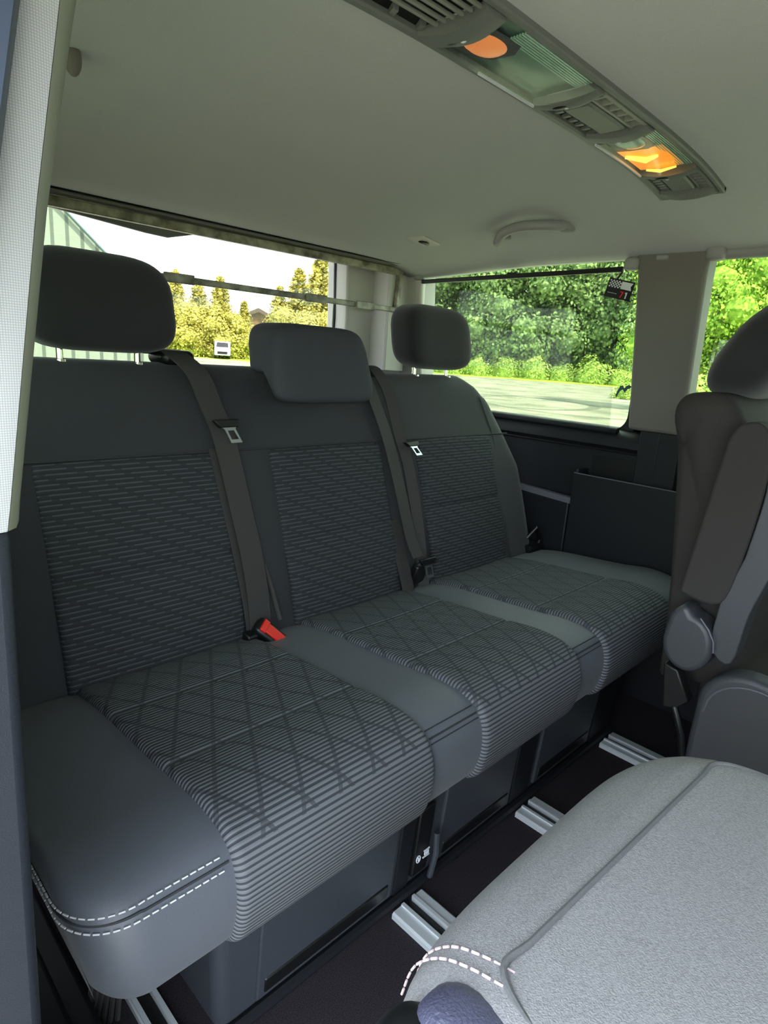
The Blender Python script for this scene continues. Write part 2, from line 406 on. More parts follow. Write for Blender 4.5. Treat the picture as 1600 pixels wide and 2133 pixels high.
mb.prism([(wx0 - .05, y, wz0 - .03), (wx1 + .05, y, wz0 - .03), (wx1 + .05, y, wz1 + .03), (wx0 - .05, y, wz1 + .03)], (0, 0.004, 0))
wr = struct('window_4', mb, 'glass_rear', 'large tailgate window behind the bench headrests', smooth=False)
mb = MB(); mb.tube([(1.580, 1.885, 0.86), (1.588, 1.885, 1.0), (1.590, 1.885, 1.2), (1.583, 1.885, 1.36)], 0.006, 8)
struct('window_seal', mb, 'black', '', parent=wr)
# spoiler / brake lamp housing seen hanging at the top of the rear window
mb = MB(); mb.prism([(0.35, 1.88, 1.42), (0.35, 1.88, 1.338), (0.86, 1.88, 1.302), (0.93, 1.88, 1.300), (1.06, 1.88, 1.335), (1.5, 1.88, 1.372), (1.5, 1.88, 1.42)], (0, 0.012, 0))
t = link('brake_lamp_housing', mb, 'handle', bevel=0.003, loc=(0.95, 1.88, 1.34))
tag(t, 'grey lamp housing hanging at the top of the rear window', 'lamp housing')
# near wall behind the pillar and lower jamb
mb = MB(); mb.hexa([(-0.05, 0.40, 0), (0.085, 0.40, 0), (0.085, 1.93, 0), (-0.05, 1.93, 0), (-0.02, 0.40, 0.888), (0.098, 0.40, 0.888), (0.098, 1.93, .888), (-.02, 1.93, .888)])
struct('wall_left', mb, 'jamb', 'dark lower side panel at the edge of the open sliding door', bevel=0.008)
mb = MB(); mb.box(-0.02, 0.12, 1.25, 1.93, 0.888, 1.45); mb.box(-.02, .09, .45, 1.93, 1.32, 1.47)
struct('trim_12', mb, 'trim_shaded', 'pale grey near side wall behind the door pillar', smooth=False)
mb = MB(); mb.box(-0.06, 0.0, -2.5, 1.93, 1.22, 1.50); mb.box(-0.02, 0.06, -2.5, 1.93, 1.40, 1.47); struct('trim_13', mb, 'trim_shaded', 'upper edge of the sliding door opening, lowered to cut light', smooth=False)  # unseen header hangs low to keep door light off the far wall
mb = MB(); mb.box(-0.05, 0.04, -2.5, -0.95, 0, 1.45); struct('wall_front', mb, 'dark', 'front body side ahead of the sliding door opening', smooth=False)  # unseen side reaches back to narrow the door opening and its light
mb = MB(); mb.box(0, 1.93, -2.56, -2.5, 0, 1.12); mb.box(0, 1.93, -2.56, -2.5, 1.30, 1.5); struct('trim_14', mb, 'dark', 'unseen front wall closed up to a narrow windscreen to cut light', smooth=False)  # front closed up to a windscreen slit to darken the cabin
mb = MB(); mb.box(-.02, 0.03, .4, 1.3, 0.87, 1.42)
struct('window_5', mb, 'glass_side', 'near side window hidden behind the door pillar', smooth=False)

# near door pillar: woven grey cover with a smooth edge
def grid_fabric():
    m = mat('woven pillar cover', (205, 205, 202), 0.9, spec=0.15)
    nt = m.node_tree; h = NT(m); b = nt.nodes['Principled BSDF']
    tc = nt.nodes.new('ShaderNodeTexCoord'); sp = nt.nodes.new('ShaderNodeSeparateXYZ'); nt.links.new(tc.outputs['Object'], sp.inputs[0])
    a = h.m('ABSOLUTE', h.m('SUBTRACT', h.m('FRACT', h.m('DIVIDE', sp.outputs[2], 0.0014)), 0.5))
    c = h.m('ABSOLUTE', h.m('SUBTRACT', h.m('FRACT', h.m('DIVIDE', sp.outputs[0], 0.0014)), 0.5))
    v = h.m('MINIMUM', h.m('GREATER_THAN', a, 0.14), h.m('GREATER_THAN', c, 0.14))
    mx = nt.nodes.new('ShaderNodeMix'); mx.data_type = 'RGBA'
    mx.inputs[6].default_value = (*lin((160, 160, 158)), 1); mx.inputs[7].default_value = (*lin((186, 189, 194)), 1)
    nt.links.new(v, mx.inputs[0]); nt.links.new(mx.outputs[2], b.inputs['Base Color'])
    return m
MT['weave'] = grid_fabric()
MT['pillaredge'] = mat('pillar edge plastic', (134, 136, 120), 0.7)
zz = [0.885, 0.90, 0.95, 1.0, 1.07, 1.12, 1.17, 1.25, 1.35, 1.45]
def px_edge(z): return interp([(0.888, 0.0955), (0.90, 0.098), (1.069, 0.1225), (1.171, 0.140), (1.45, 0.19)], z)
def px_left(z): return interp([(0.888, 0.03), (1.066, 0.104), (1.165, 0.124), (1.45, 0.18)], z)
def px_out(z): return interp([(0.888, 0.1085), (1.075, 0.1365), (1.186, 0.158), (1.45, 0.215)], z)
p = thing('door_pillar_cover', 'pale woven fabric pillar cover at the left edge, beside the open sliding door', 'pillar cover', (0.1, 0.42, 0.885))
mb = MB(); rings = []
for z in zz:
    e = px_edge(z); rings.append([(-0.04, 0.400, z), (e - 0.01, 0.400, z), (e, 0.402, z), (e, 0.42, z), (e, 0.47, z), (-0.04, 0.47, z)])
mb.loft(rings); link('woven_panel', mb, 'weave', p, angle=60)
mb = MB(); rings = []
for z in zz:
    e = px_edge(z); q = px_out(z); rings.append([(e + .0005, 0.4025, z), (lerp(e, q, .5), 0.4085, z), (q - .001, 0.424, z), (q, 0.43, z), (q - .002, 0.50, z), (e + .0005, 0.50, z)])
mb.loft(rings); link('edge_strip', mb, 'pillaredge', p, angle=60)
mb = MB(); rings = []
for z in zz[3:]:
    e = px_left(z) ; rings.append([(-0.08, 0.378, z), (e * .378 / .4 - .004, 0.378, z), (e * .378 / .4, 0.384, z), (e * .378 / .4, 0.399, z), (-0.08, 0.399, z)])
mb.loft(rings); o = link('door_frame_edge', mb, 'rubber', loc=(0, 0.39, 1.0)); tag(o, 'blue grey painted door frame edge at the top left corner, left of the pillar', 'door frame')
mb = MB(); mb.ellipsoid((0.386, 1.067, 1.386), (0.012, 0.012, 0.022), nu=14, nv=10)
o = link('coat_hook', mb, 'trim_shaded', loc=(0.386, 1.067, 1.38)); tag(o, 'small pale coat hook on the headliner, peeking past the near pillar', 'hook')

# ------------------------------------------------------------------ bench
BX0, BX1 = 0.150, 1.765
PAN = [(0.316, 0.655), (0.780, 1.105), (1.215, 1.575)]
sp = [(1.06, .400), (1.0, .421), (.93, .436), (.85, .444), (.76, .450), (.68, .456), (.61, .464), (.555, .462), (.520, .449), (.503, .425), (.497, .39), (.502, .352), (.516, .322), (.555, .305), (.66, .300)]
SP = catmull(sp, 4)
arc = [0.0]
for a, b in zip(SP, SP[1:]): arc.append(arc[-1] + math.dist(a, b))
SN = []
for i in range(len(SP)):
    a = SP[max(0, i - 1)]; b = SP[min(len(SP) - 1, i + 1)]; t = (b[0] - a[0], b[1] - a[1]); l = math.hypot(*t); SN.append((t[1] / l, -t[0] / l) if True else None)
def seat_pt(x, i, off=0.0):
    y, z = SP[i]; ny, nz = SN[i]
    # outward normal : up on top, forward (-y) on front
    n = (ny, nz)
    if n[1] < 0 and i < len(SP) // 2: n = (-ny, -nz)
    if i >= len(SP) // 2 and n[0] > 0.2: n = (-ny, -nz)
    r = 0.065; d = 0
    e = min(x - BX0, BX1 - x)
    wgt = min(1, max(0, (0.80 - y) / 0.22))
    if e < r: d = (r - math.sqrt(max(0, r * r - (r - max(e, 0)) ** 2))) * wgt * (1 if x < 1 else 1)
    sag = -0.006 * math.sin(min(1, max(0, (1.0 - y) / .45)) * math.pi) * (1 if any(a < x < b for a, b in PAN) else 0)
    return Vector((x, y + d + n[0] * off, z + n[1] * off + sag * 0))
bench = thing('rear_bench', 'three-seat charcoal rear bench with ribbed cloth panels filling the back of the van', 'bench seat', (0.955, 0.62, 0.0))
# cushion body
cols = []
for k in range(6): cols.append((BX0 + 0.010 * (1 - math.cos(k / 5 * math.pi / 2)), 0.010 * (1 - math.sin(k / 5 * math.pi / 2)), 0))
xs_in = [BX0 + 0.010 + .10 * (k / 16) ** 1.6 for k in range(1, 17)] + [BX0 + .11 + (BX1 - BX0 - .22) * k / 90 for k in range(1, 90)] + [BX1 - .010 - .10 * ((16 - k) / 16) ** 1.6 for k in range(16)]
for x in xs_in: cols.append((x, 0, 0))
for k in range(6): cols.append((BX1 - 0.010 * (1 - math.cos((5 - k) / 5 * math.pi / 2)), 0.010 * (1 - math.sin((5 - k) / 5 * math.pi / 2)), 0))
cols = [(BX0, 0.18, 0)] + cols + [(BX1, 0.18, 0)]
def groove(x):
    g = 0
    for a, b in PAN:
        for s_ in (a, b): g += 0.004 * math.exp(-((x - s_) / 0.006) ** 2)
    return g
def body(i, j):
    x, dz, _ = cols[i]; p_ = seat_pt(x, j)
    if dz > 0.1: return (x + .03 * (1 if x < 1 else -1), max(p_.y, 0.54), 0.30)
    p_ = seat_pt(x, j, -groove(x)) if dz == 0 else p_
    tk = max(0, .44 - p_.z + dz) * .22 * max(0, 1 - (x - BX0) / .1)
    return (p_.x + tk, p_.y + dz * .6 * min(1, max(0, (.6 - p_.y) / .1)), max(0.294, p_.z - dz))
mb = MB(); mb.grid(body, len(cols), len(SP))
link('seat_cushion', mb, 'bolster', bench, angle=70)
def panel_patch(name, a, b, i0, i1, m, ptfn, arcs, lift=0.0085, seams=(), n=56, sags=None):
    mb = MB(); idx = list(range(i0, i1 + 1))
    def P(i, j):
        t = .5 - .5 * math.cos(math.pi * i / n); x = lerp(a, b, t); e = min(t, 1 - t) * (b - a); q = min(1, e / 0.012)
        w = -0.003 + (lift + 0.003) * math.sqrt(max(0, 1 - (1 - q) ** 2))
        je = min(j, len(idx) - 1 - j)
        if je == 0: w = -0.003
        s_ = arcs[idx[j]]
        for sv in seams: w -= 0.005 * math.exp(-((s_ - sv) / 0.005) ** 2)
        if sags: w += sags(t, s_)
        return ptfn(x, idx[j], w)
    mb.grid(P, n + 1, len(idx), uvf=lambda i, j: (lerp(a, b, .5 - .5 * math.cos(math.pi * i / n)), arcs[idx[min(j, len(idx) - 1)]]))
    return link(name, mb, m, bench, angle=80)
# resample the profile finely for seams
SPf = catmull(sp, 14); SP_keep, SN_keep, arc_keep = SP, SN, arc
SP = SPf; arc = [0.0]
for a, b in zip(SP, SP[1:]): arc.append(arc[-1] + math.dist(a, b))
SN = []
for i in range(len(SP)):
    a = SP[max(0, i - 1)]; b = SP[min(len(SP) - 1, i + 1)]; t = (b[0] - a[0], b[1] - a[1]); l = math.hypot(*t); SN.append((t[1] / l, -t[0] / l))
def arc_at_y(yv):
    for i in range(len(SP)):
        if SP[i][0] <= yv: return arc[i]
for k, (a, b) in enumerate(PAN):
    panel_patch('seat_panel', a, b, 10, len(SP) - 12, 'rib_seat', seat_pt, arc, seams=(arc_at_y(.675), arc_at_y(.85)),
                sags=lambda t, s_: -0.002 * math.sin(math.pi * t) * math.sin(math.pi * min(1, s_ / .42)))
def idx_z(zv, lo=None):
    best = min(range(len(SP) // 2, len(SP)), key=lambda i: abs(SP[i][1] - zv)); return best
i_st = idx_z(0.449)
def stitches(name, path, m, parent, r=0.0011, dash=0.0065, gap=0.003):
    # path: dense list of points ; dashes as small capsules
    mb = MB(); acc = 0; on = True; cur = [Vector(path[0])]
    for a, b in zip(path, path[1:]):
        a = Vector(a); b = Vector(b); L = (b - a).length; pos = 0
        while pos < L - 1e-9:
            need = (dash if on else gap) - acc; stp = min(need, L - pos); pos += stp; acc += stp
            if on: cur.append(a.lerp(b, pos / L))
            if acc >= (dash if on else gap) - 1e-9:
                if on and len(cur) > 1: mb.tube([cur[0], cur[-1]], r, 5)
                on = not on; acc = 0; cur = [a.lerp(b, pos / L)]
    return link(name, mb, m, parent)
def seat_edge_path(x0, x1, i, off, n=60):
    return [seat_pt(lerp(x0, x1, t / n), i, off) for t in range(n + 1)]
def corner_path(i, off):
    # along the near side of the cushion, round the corner, along the front to the first panel
    pts = []
    y0, z0 = SP[i]
    for k in range(26):
        y = lerp(0.85, y0 + .066, k / 25.0); pts.append(Vector((BX0 - .001 - off, y, z0 - .0045)))
    for k in range(1, 30):
        a = k / 30 * math.pi / 2
        pts.append(Vector((BX0 + 0.065 - (0.0658 + off) * math.cos(a), y0 + 0.065 - (0.0658 + off) * math.sin(a), z0 + .0018 - .006 * math.cos(a))))
    for k in range(31): pts.append(seat_pt(lerp(BX0 + 0.065, PAN[0][0] - .004, k / 30), i, off + .0008) + Vector((0, 0, .0006)))
    return pts
for z_, nm in ((0.4445, 0), (0.4335, 1)):
    i = idx_z(z_)
    stitches('stitching', corner_path(i, 0.0008), 'thread', bench)
mb = MB(); mb.tube(corner_path(idx_z(0.439), -0.0012), 0.0016, 6); link('seam_line', mb, 'seam', bench)
for (a, b) in ((PAN[0][1], PAN[1][0]), (PAN[1][1], PAN[2][0])):
    mb = MB()
    for z_ in (0.452, 0.4435, 0.436): mb.tube(seat_edge_path(a + .004, b - .004, idx_z(z_), 0.0004, 16), 0.0011 if z_ != .4435 else .0016, 6)
    link('seam_line', mb, 'seam', bench)
# backrest
def yf(z): return 1.0 + .32 * (z - .42)
BO = [(.40, 1.755), (.6, 1.745), (.69, 1.738), (.79, 1.685), (.88, 1.635), (.93, 1.585), (.955, 1.545)]
bp = [(yf(.39), .39), (yf(.45), .45), (yf(.55) - .004, .55), (yf(.65) - .006, .65), (yf(.75) - .004, .75), (yf(.85), .85), (yf(.91) + .002, .91), (yf(.94) + .012, .94), (yf(.958) + .035, .958), (yf(.955) + .075, .955), (yf(.93) + .10, .93), (yf(.8) + .11, .8), (yf(.42) + .12, .42)]
BPc = catmull(bp, 8)
def outl(z): return interp(BO, min(z, .955))
NB = 90
def backpt(x, y, z, t):
    # roll the outer 3 cm back
    e = min(t, 1 - t) * 1.6; r = 0.05
    d = 0 if e > r else (r - math.sqrt(max(0, r * r - (r - e) ** 2)))
    mid = (y - yf(z) < 0.06)
    return (x, y + (d if mid else 0), z - (d * .6 if z > .9 else 0))
def bbody(i, j):
    y, z = BPc[j]; xr = outl(z); xl = interp([(.40, .155), (.7, .165), (.88, .20), (.93, .235), (.955, .27)], z); t = i / NB; t2 = 0.5 - 0.5 * math.cos(math.pi * t) if False else t
    x = lerp(xl, xr, t2)
    for (a, b), (a2, b2) in (((PAN[0][0], PAN[0][1]), (0, 0)),): pass
    p_ = backpt(x, y, z, t)
    # shallow channels where the belts run
    ch = 0
    return (p_[0], p_[1] + ch, p_[2])
mb = MB(); mb.grid(bbody, NB + 1, len(BPc))
# side closures
for i in (0, NB): mb.face([mb.v.index(bbody(i, 0)) if False else (i * len(BPc) + j) for j in range(len(BPc))])
link('backrest', mb, 'fabric', bench, angle=60)
zfs = [.405 + (.79 - .405) * k / 60 for k in range(61)]
BP2 = [(yf(z) - (.006 * math.sin(math.pi * min(1, max(0, (z - .45) / .4)))), z) for z in zfs]
barc = [0.0]
for a, b in zip(BP2, BP2[1:]): barc.append(barc[-1] + math.dist(a, b))
BPAN = [(0.306, 0.650), (0.772, 1.105), (1.235, 1.575)]
def back_pt(x, i, off):
    y, z = BP2[i]
    return Vector((x, y - off * .95, z + off * .3))
for k, (a, b) in enumerate(BPAN):
    s0 = barc[min(range(61), key=lambda i: abs(zfs[i] - (.598, .60, .612)[k]))]
    panel_patch('back_panel', a, b, 0, 60, 'rib_back', back_pt, barc, lift=0.009, seams=(s0,), sags=lambda t, s_: 0.006 * math.sin(math.pi * t) + (0.006 * math.sin(math.pi * min(1, s_ / .2)) if s_ < .2 else 0))
# horizontal seam along the top of the panels (runs to the outer shoulders)
mb = MB(); mb.tube([(lerp(.235, 1.675, k / 40), yf(.792) - .004, .792) for k in range(41)], 0.0022, 6)
link('seam_line', mb, 'seam', bench)
# outer bolster piping, both shoulders
for s_ in (1,):
    pts = []
    for k in range(16):
        z = lerp(.42, .90, k / 15); x = interp([(.42, 1.60), (.79, 1.60), (.90, 1.56)], z); x = x if s_ else 1.91 - x
        pts.append((x, yf(z) - .0025, z))
    mb = MB(); mb.tube(pts, 0.0018, 6); link('seam_line', mb, 'seam', bench)
# headrests
def headrest(cx, cy, cz, w, d, h_, name='headrest', tilt=0.2):
    mb = MB()
    def fn(q, n):
        x, y, z = q
        y += (z - cz) * tilt
        x = cx + (x - cx) * (1 - 0.10 * max(0, n[2]) ** 2)
        y += 0.014 * (1 - (n[0]) ** 2) * (1 if n[1] < 0 else 0.3)
        return (x, y, z)
    mb.ellipsoid((cx, cy, cz), (w / 2, d / 2, h_ / 2), (0.50, 0.50), 40, 24, fn)
    o = link(name, mb, 'headfab', bench, angle=180)
    return o
for cx in (0.462, 1.395):
    o = headrest(cx, 1.215, 1.062, 0.272, 0.120, 0.176)
    for s_ in (-.07, .07):
        mb = MB(); mb.tube([(cx + s_, 1.212, .93), (cx + s_, 1.214, 1.0)], 0.006, 12); mb.tube([(cx + s_, 1.205, .945), (cx + s_, 1.206, .957)], [0.011, .010], 12)
        link('headrest_post', mb, 'chrome', o)
# lowered middle headrest, saddle shape
mb = MB()
def fn(q, n):
    x, y, z = q
    y += (z - .96) * .28
    top = max(0, n[2]); x = .885 + (x - .885) * (1 - .13 * top)
    if n[1] > 0 and z < .975: z = .975 + (z - .975) * .35
    return (x, y, z)
mb.ellipsoid((.885, 1.115, .974), (.140, .062, .082), (0.32, 0.34), 44, 24, fn)
o = link('middle_headrest', mb, 'headmid', bench, angle=180)
# headrest sockets + bench edge hardware
mb = MB(); mb.tube([(1.70, 1.03, .44), (1.735, 1.00, .50), (1.765, 1.0, .455), (1.745, 1.0, .42)], .007, 8); mb.box(1.69, 1.76, .985, 1.03, .42, .445)
link('release_loop', mb, 'black', bench, bevel=.002)
mb = MB(); mb.tube([(.150, .93, .40), (.135, .90, .43), (.135, .88, .40)], .009, 8); link('side_lever', mb, 'black', bench)

# plinth
base_parts = []
mb = MB(); mb.hexa([(.365, .62, .012), (1.60, .62, .012), (1.60, 1.10, .012), (.365, 1.10, .012), (.345, .60, .305), (1.66, .60, .305), (1.66, 1.12, .305), (.345, 1.12, .305)])
link('plinth', mb, 'dark2', bench, bevel=.02, bseg=4)
def ff(z): return .62 - .02 * (z - .012) / .293
def front_box(name, x0, x1, z0, z1, d, m, bev=.003, parent=bench):
    mb = MB(); mb.hexa([(x0, ff(z0) - d, z0), (x1, ff(z0) - d, z0), (x1, ff(z0) + .004, z0), (x0, ff(z0) + .004, z0), (x0, ff(z1) - d, z1), (x1, ff(z1) - d, z1), (x1, ff(z1) + .004, z1), (x0, ff(z1) + .004, z1)])
    return link(name, mb, m, parent, bevel=bev)
for x0, x1 in ((.425, .715), (.845, 1.095), (1.20, 1.47)):
    d_ = front_box('drawer', x0, x1, .036, .27, .006, 'dark2')
    front_box('drawer_grip', x0 + .012, x1 - .012, .046, .075, .0085, 'black', parent=d_)
for x0, x1 in ((.725, .765), (1.105, 1.185), (1.48, 1.60)):
    front_box('column_cover', x0, x1, .02, .28, .004, 'dark')
mb = MB(); mb.tube([(.375 + .0, .612, .02), (1.60, .612, .02)], .010, 8); link('lower_rim', mb, 'dark', bench)
mb = MB(); mb.tube([(.812, .600, .03), (.812, .590, .09), (.816, .596, .13)], .006, 8); link('release_handle', mb, 'dark2', bench)
# symbol marks on the plinth, white
mb = MB(); pts = [(.778 + .0055 * math.cos(a), ff(.09) - .010, .086 + .0075 * math.sin(a)) for a in [2 * math.pi * k / 16 for k in range(16)]]
mb.tube(pts, .0010, 5, closed=True); mb.box(.777, .779, ff(.09) - .0115, ff(.09) - .0095, .082, .090)
mb.box(.790, .806, ff(.1) - .0125, ff(.1) - .0105, .0975, .0995)
mb.box(.792, .804, ff(.1) - .0125, ff(.1) - .0105, .088, .0955); mb.box(.788, .806, ff(.1) - .0125, ff(.1) - .0105, .0835, .0855)
link('printed_symbols', mb, 'white', front_box('symbol_panel', .768, .81, .045, .20, .0085, 'black'))

# ------------------------------------------------------------------ floor rails
def rail(cx, lab, y1=.60, y0=-1.6, w=.042):
    mb = MB()
    prof = [(-w, 0), (-w, .010), (-w + .004, .013), (-.018, .013), (-.018, .0165), (-.011, .0165), (-.011, .003), (.011, .003), (.011, .0165), (.018, .0165), (.018, .013), (w - .004, .013), (w, .010), (w, 0)]
    mb.prism([(cx + a, y0, z) for a, z in prof], (0, y1 - y0, 0))
    t = thing('floor_rail', lab, 'floor rail', (cx, .6, 0))
    link('rail_profile', mb, 'alu', t, angle=20)
    mb = MB(); mb.box(cx - .0105, cx + .0105, y0, y1, .003, .0055); link('slot', mb, 'black', t, smooth=False)
    return t
rail(.752, 'nearest of the three aluminium floor rails fully seen in front of the bench')
rail(1.155, 'middle of the three aluminium floor rails fully seen in front of the bench')
rail(1.567, 'aluminium seat rail in the floor, farthest from the open door')
rail(.312, 'aluminium seat rail showing under the near end of the bench', y1=.95, w=.020)

# bundled straps and cover under the near end
mb = MB()
for k in range(6):
    x = .225 + .009 * k
    mb.tube([(x, .77 - .004 * k, .004), (x + .012, .765, .05), (x + .022, .77, .10), (x + .026, .80, .16)], .0042, 6)
o = link('strap_bundle', mb, 'webbing', loc=(.25, .77, 0)); tag(o, 'bundled dark strap hanging under the near end of the bench', 'strap')
mb = MB(); mb.box(.09, .235, .62, 1.15, .0, .075); mb.box(.09, .20, .68, 1.15, .075, .10)
o = link('floor_sill_cover', mb, 'dark', bevel=.008, loc=(.16, .8, 0)); tag(o, 'dark plastic floor step cover beside the near end of the bench', 'sill cover')

# ------------------------------------------------------------------ seat belts on the bench
def surf(x, z, off): return Vector((x, yf(z) - off, z))
def make_tongue(parent, c, ax, ay, size=1.0, m='metal'):
    # loop shaped latch plate; ax across, ay pointing down the plate
    ax = Vector(ax).normalized(); ay = Vector(ay).normalized(); n = ax.cross(ay).normalized(); c = Vector(c); mb = MB()
    def q(u, v): return c + ax * u * size + ay * v * size
    outer = [(-.022, 0), (.022, 0), (.013, .010), (.0135, .042), (-.0135, .042), (-.013, .010)]
    inner = [(-.0075, .013), (.0075, .013), (.0075, .013), (.0085, .034), (-.0085, .034), (-.0075, .013)]
    N = 6
    mb.grid(lambda i, j: [q(*outer[j]), q(*inner[j]), q(*inner[j]) + n * .003, q(*outer[j]) + n * .003][i], 4, N, closeu=True, closev=True)
    o1 = link('tongue', mb, m, parent, smooth=False)
    mb = MB(); mb.hexa([q(-.030, -.012) - n * .004, q(.030, -.012) - n * .004, q(.022, .006) - n * .004, q(-.022, .006) - n * .004,
                        q(-.030, -.012) + n * .007, q(.030, -.012) + n * .007, q(.022, .006) + n * .007, q(-.022, .006) + n * .007])
    o2 = link('tongue_grip', mb, 'black', parent, bevel=.002)
b1 = thing('seat_belt', 'dark seat belt hanging between the near and middle bench seats, clipped by the red buckle', 'seat belt', (.70, 1.06, .42))
pts = [(.588, 1.255, .975), (.594, 1.215, .985), (.604, 1.178, .972), (.625, 1.147, .94), (.646, yf(.88) - .014, .88), (.660, yf(.83) - .016, .83), (.668, yf(.76) - .017, .76), (.674, yf(.68) - .018, .68), (.680, yf(.60) - .020, .60), (.680, yf(.52) - .022, .52), (.676, yf(.47) - .024, .465), (.668, yf(.44) - .03, .438)]
mb = MB(); P2 = catmull(pts, 4); mb.ribbon(P2, (1, 0.05, 0), .052, .0022, [(0, -1, .3) if p_[2] < .95 else (0, -.3, 1) for p_ in P2]); link('webbing', mb, 'webbing', b1, angle=60)
make_tongue(b1, (.668, yf(.848) - .030, .846), (1, 0, .02), (.40, -.25, -.9), .95)
pts = [(.648, yf(.80) - .010, .80), (.655, yf(.70) - .012, .70), (.662, yf(.60) - .014, .60), (.666, yf(.50) - .016, .50), (.662, yf(.43) - .02, .43)]
mb = MB(); P2 = catmull(pts, 4); mb.ribbon(P2, (1, .2, 0), .048, .002, (0, -1, .3)); link('webbing', mb, 'webbing', b1, angle=60)
mb = MB(); mb.box(.575, .645, 1.19, 1.27, .955, .985)
link('belt_guide', mb, 'black', b1, bevel=.014, bseg=4)
mb = MB(); mb.tube([(.717, yf(.56) - .004, .56), (.720, yf(.5) - .016, .50), (.715, yf(.44) - .03, .455)], .005, 8); link('buckle_strap', mb, 'webbing', b1)
o = None
bk = thing('belt_buckle', 'black belt buckle with a bright red button, between near and middle seats', 'belt buckle', (.735, .955, .43))
mb = MB(); ax = Vector((.62, -.42, -.66)).normalized(); up = Vector((.1, -.75, .6)); up = (up - ax * up.dot(ax)).normalized(); sd_ = ax.cross(up)
c = Vector((.678, .962, .438))
def bxo(mb, c, ax, sd, up, a, s_, u):
    c = Vector(c); p8 = [c + ax * i * a + sd * j * s_ + up * k * u for k in (-1, 1) for i, j in ((-1, -1), (1, -1), (1, 1), (-1, 1))]
    mb.hexa(p8)
bxo(mb, c, ax, sd_, up, .036, .019, .014); link('buckle_body', mb, 'black', bk, bevel=.008, bseg=3)
mb = MB(); bxo(mb, c + up * .0145 - ax * -.004, ax, sd_, up, .024, .0105, .0035)
bxo(mb, c + up * .0145 - ax * .022, ax, sd_, up, .007, .014, .004)
link('release_button', mb, 'red', bk, bevel=.002)
mb = MB(); bxo(mb, (.655, .975, .437), Vector((1, 0, 0)), Vector((0, 1, .2)).normalized(), Vector((0, -.2, 1)).normalized(), .026, .012, .012)
link('belt_anchor', mb, 'black', b1, bevel=.004)
# belts between middle and right seats
b2 = thing('seat_belt', 'left one of the two dark belts between middle and right seats, tongue low down', 'seat belt', (1.2, 1.06, .42))
pts = [(1.075, 1.25, .965), (1.08, 1.20, .975), (1.088, 1.165, .955), (1.103, yf(.90) - .012, .90), (1.128, yf(.80) - .016, .80), (1.139, yf(.68) - .022, .68), (1.144, yf(.56) - .03, .56), (1.150, yf(.51) - .04, .51)]
mb = MB(); P2 = catmull(pts, 4); mb.ribbon(P2, (1, .15, 0), .044, .0022, [(0, -1, .3) if p_[2] < .95 else (0, -.3, 1) for p_ in P2]); link('webbing', mb, 'webbing', b2, angle=60)
make_tongue(b2, (1.158, yf(.50) - .066, .502), (1, -.05, .02), (.12, -.2, -1), .95)
pts = [(1.175, yf(.46) - .012, .46), (1.19, yf(.56) - .008, .56), (1.17, yf(.40) - .02, .40)]
mb = MB(); mb.ribbon([(1.112, yf(.6) - .010, .60), (1.112, yf(.5) - .018, .50), (1.110, yf(.43) - .03, .425)], (1, .1, 0), .045, .002, (0, -1, .3)); link('webbing', mb, 'webbing', b2)
b3 = thing('seat_belt', 'right one of the two dark belts between middle and right seats, tongue near the top', 'seat belt', (1.24, 1.06, .42))
pts = [(1.130, 1.25, .965), (1.136, 1.20, .975), (1.142, 1.165, .955), (1.166, yf(.90) - .010, .90), (1.180, yf(.80) - .010, .80), (1.192, yf(.74) - .012, .74), (1.195, yf(.64) - .014, .64), (1.190, yf(.54) - .016, .54), (1.180, yf(.46) - .018, .455), (1.176, yf(.43) - .02, .43)]
mb = MB(); P2 = catmull(pts, 4); mb.ribbon(P2, (1, -.25, 0), .034, .0022, [(-.2, -1, .3) if p_[2] < .95 else (0, -.3, 1) for p_ in P2]); link('webbing', mb, 'webbing', b3, angle=60)
make_tongue(b3, (1.205, yf(.79) - .032, .782), (1, 0, .02), (.55, -.2, -.7), .85)
mb = MB(); bxo(mb, (1.160, yf(.47) - .024, .462), Vector((1, 0, 0)), Vector((0, 1, .3)).normalized(), Vector((0, -.3, 1)).normalized(), .022, .010, .03)
link('tongue_cover', mb, 'black', b2, bevel=.006)
mb = MB(); mb.box(1.05, 1.17, 1.18, 1.25, .945, .972); link('belt_guide', mb, 'black', b2, bevel=.012, bseg=3)

# ------------------------------------------------------------------ blind frame behind the headrests
fr = thing('folding_blind_frame', 'scuffed brown metal frame hanging across the rear window behind the headrests', 'frame', (.955, 1.70, 1.16))
def bar(p0, p1, w, d, parent, m='frame', name='frame_bar', bev=.003):
    p0 = Vector(p0); p1 = Vector(p1); t = (p1 - p0).normalized(); up = Vector((0, 0, 1)) if abs(t.z) < .8 else Vector((1, 0, 0)); s_ = t.cross(up).normalized(); u = s_.cross(t)
    mb = MB(); mb.hexa([p0 - s_ * d / 2 - u * w / 2, p1 - s_ * d / 2 - u * w / 2, p1 + s_ * d / 2 - u * w / 2, p0 + s_ * d / 2 - u * w / 2,
                        p0 - s_ * d / 2 + u * w / 2, p1 - s_ * d / 2 + u * w / 2, p1 + s_ * d / 2 + u * w / 2, p0 + s_ * d / 2 + u * w / 2])
    return link(name, mb, m, parent, bevel=bev)
bar((.13, 1.70, 1.302), (1.735, 1.70, 1.306), .024, .02, fr)
bar((.13, 1.70, 1.168), (1.725, 1.70, 1.172), .018, .016, fr)
bar((1.728, 1.70, 1.164), (1.740, 1.70, 1.312), .018, .02, fr)
bar((.135, 1.70, 1.164), (.135, 1.70, 1.312), .018, .02, fr)
for x in (.82, 1.30, 1.52): bar((x, 1.69, 1.170), (x + .09, 1.69, 1.171), .026, .010, fr, name='frame_clip')
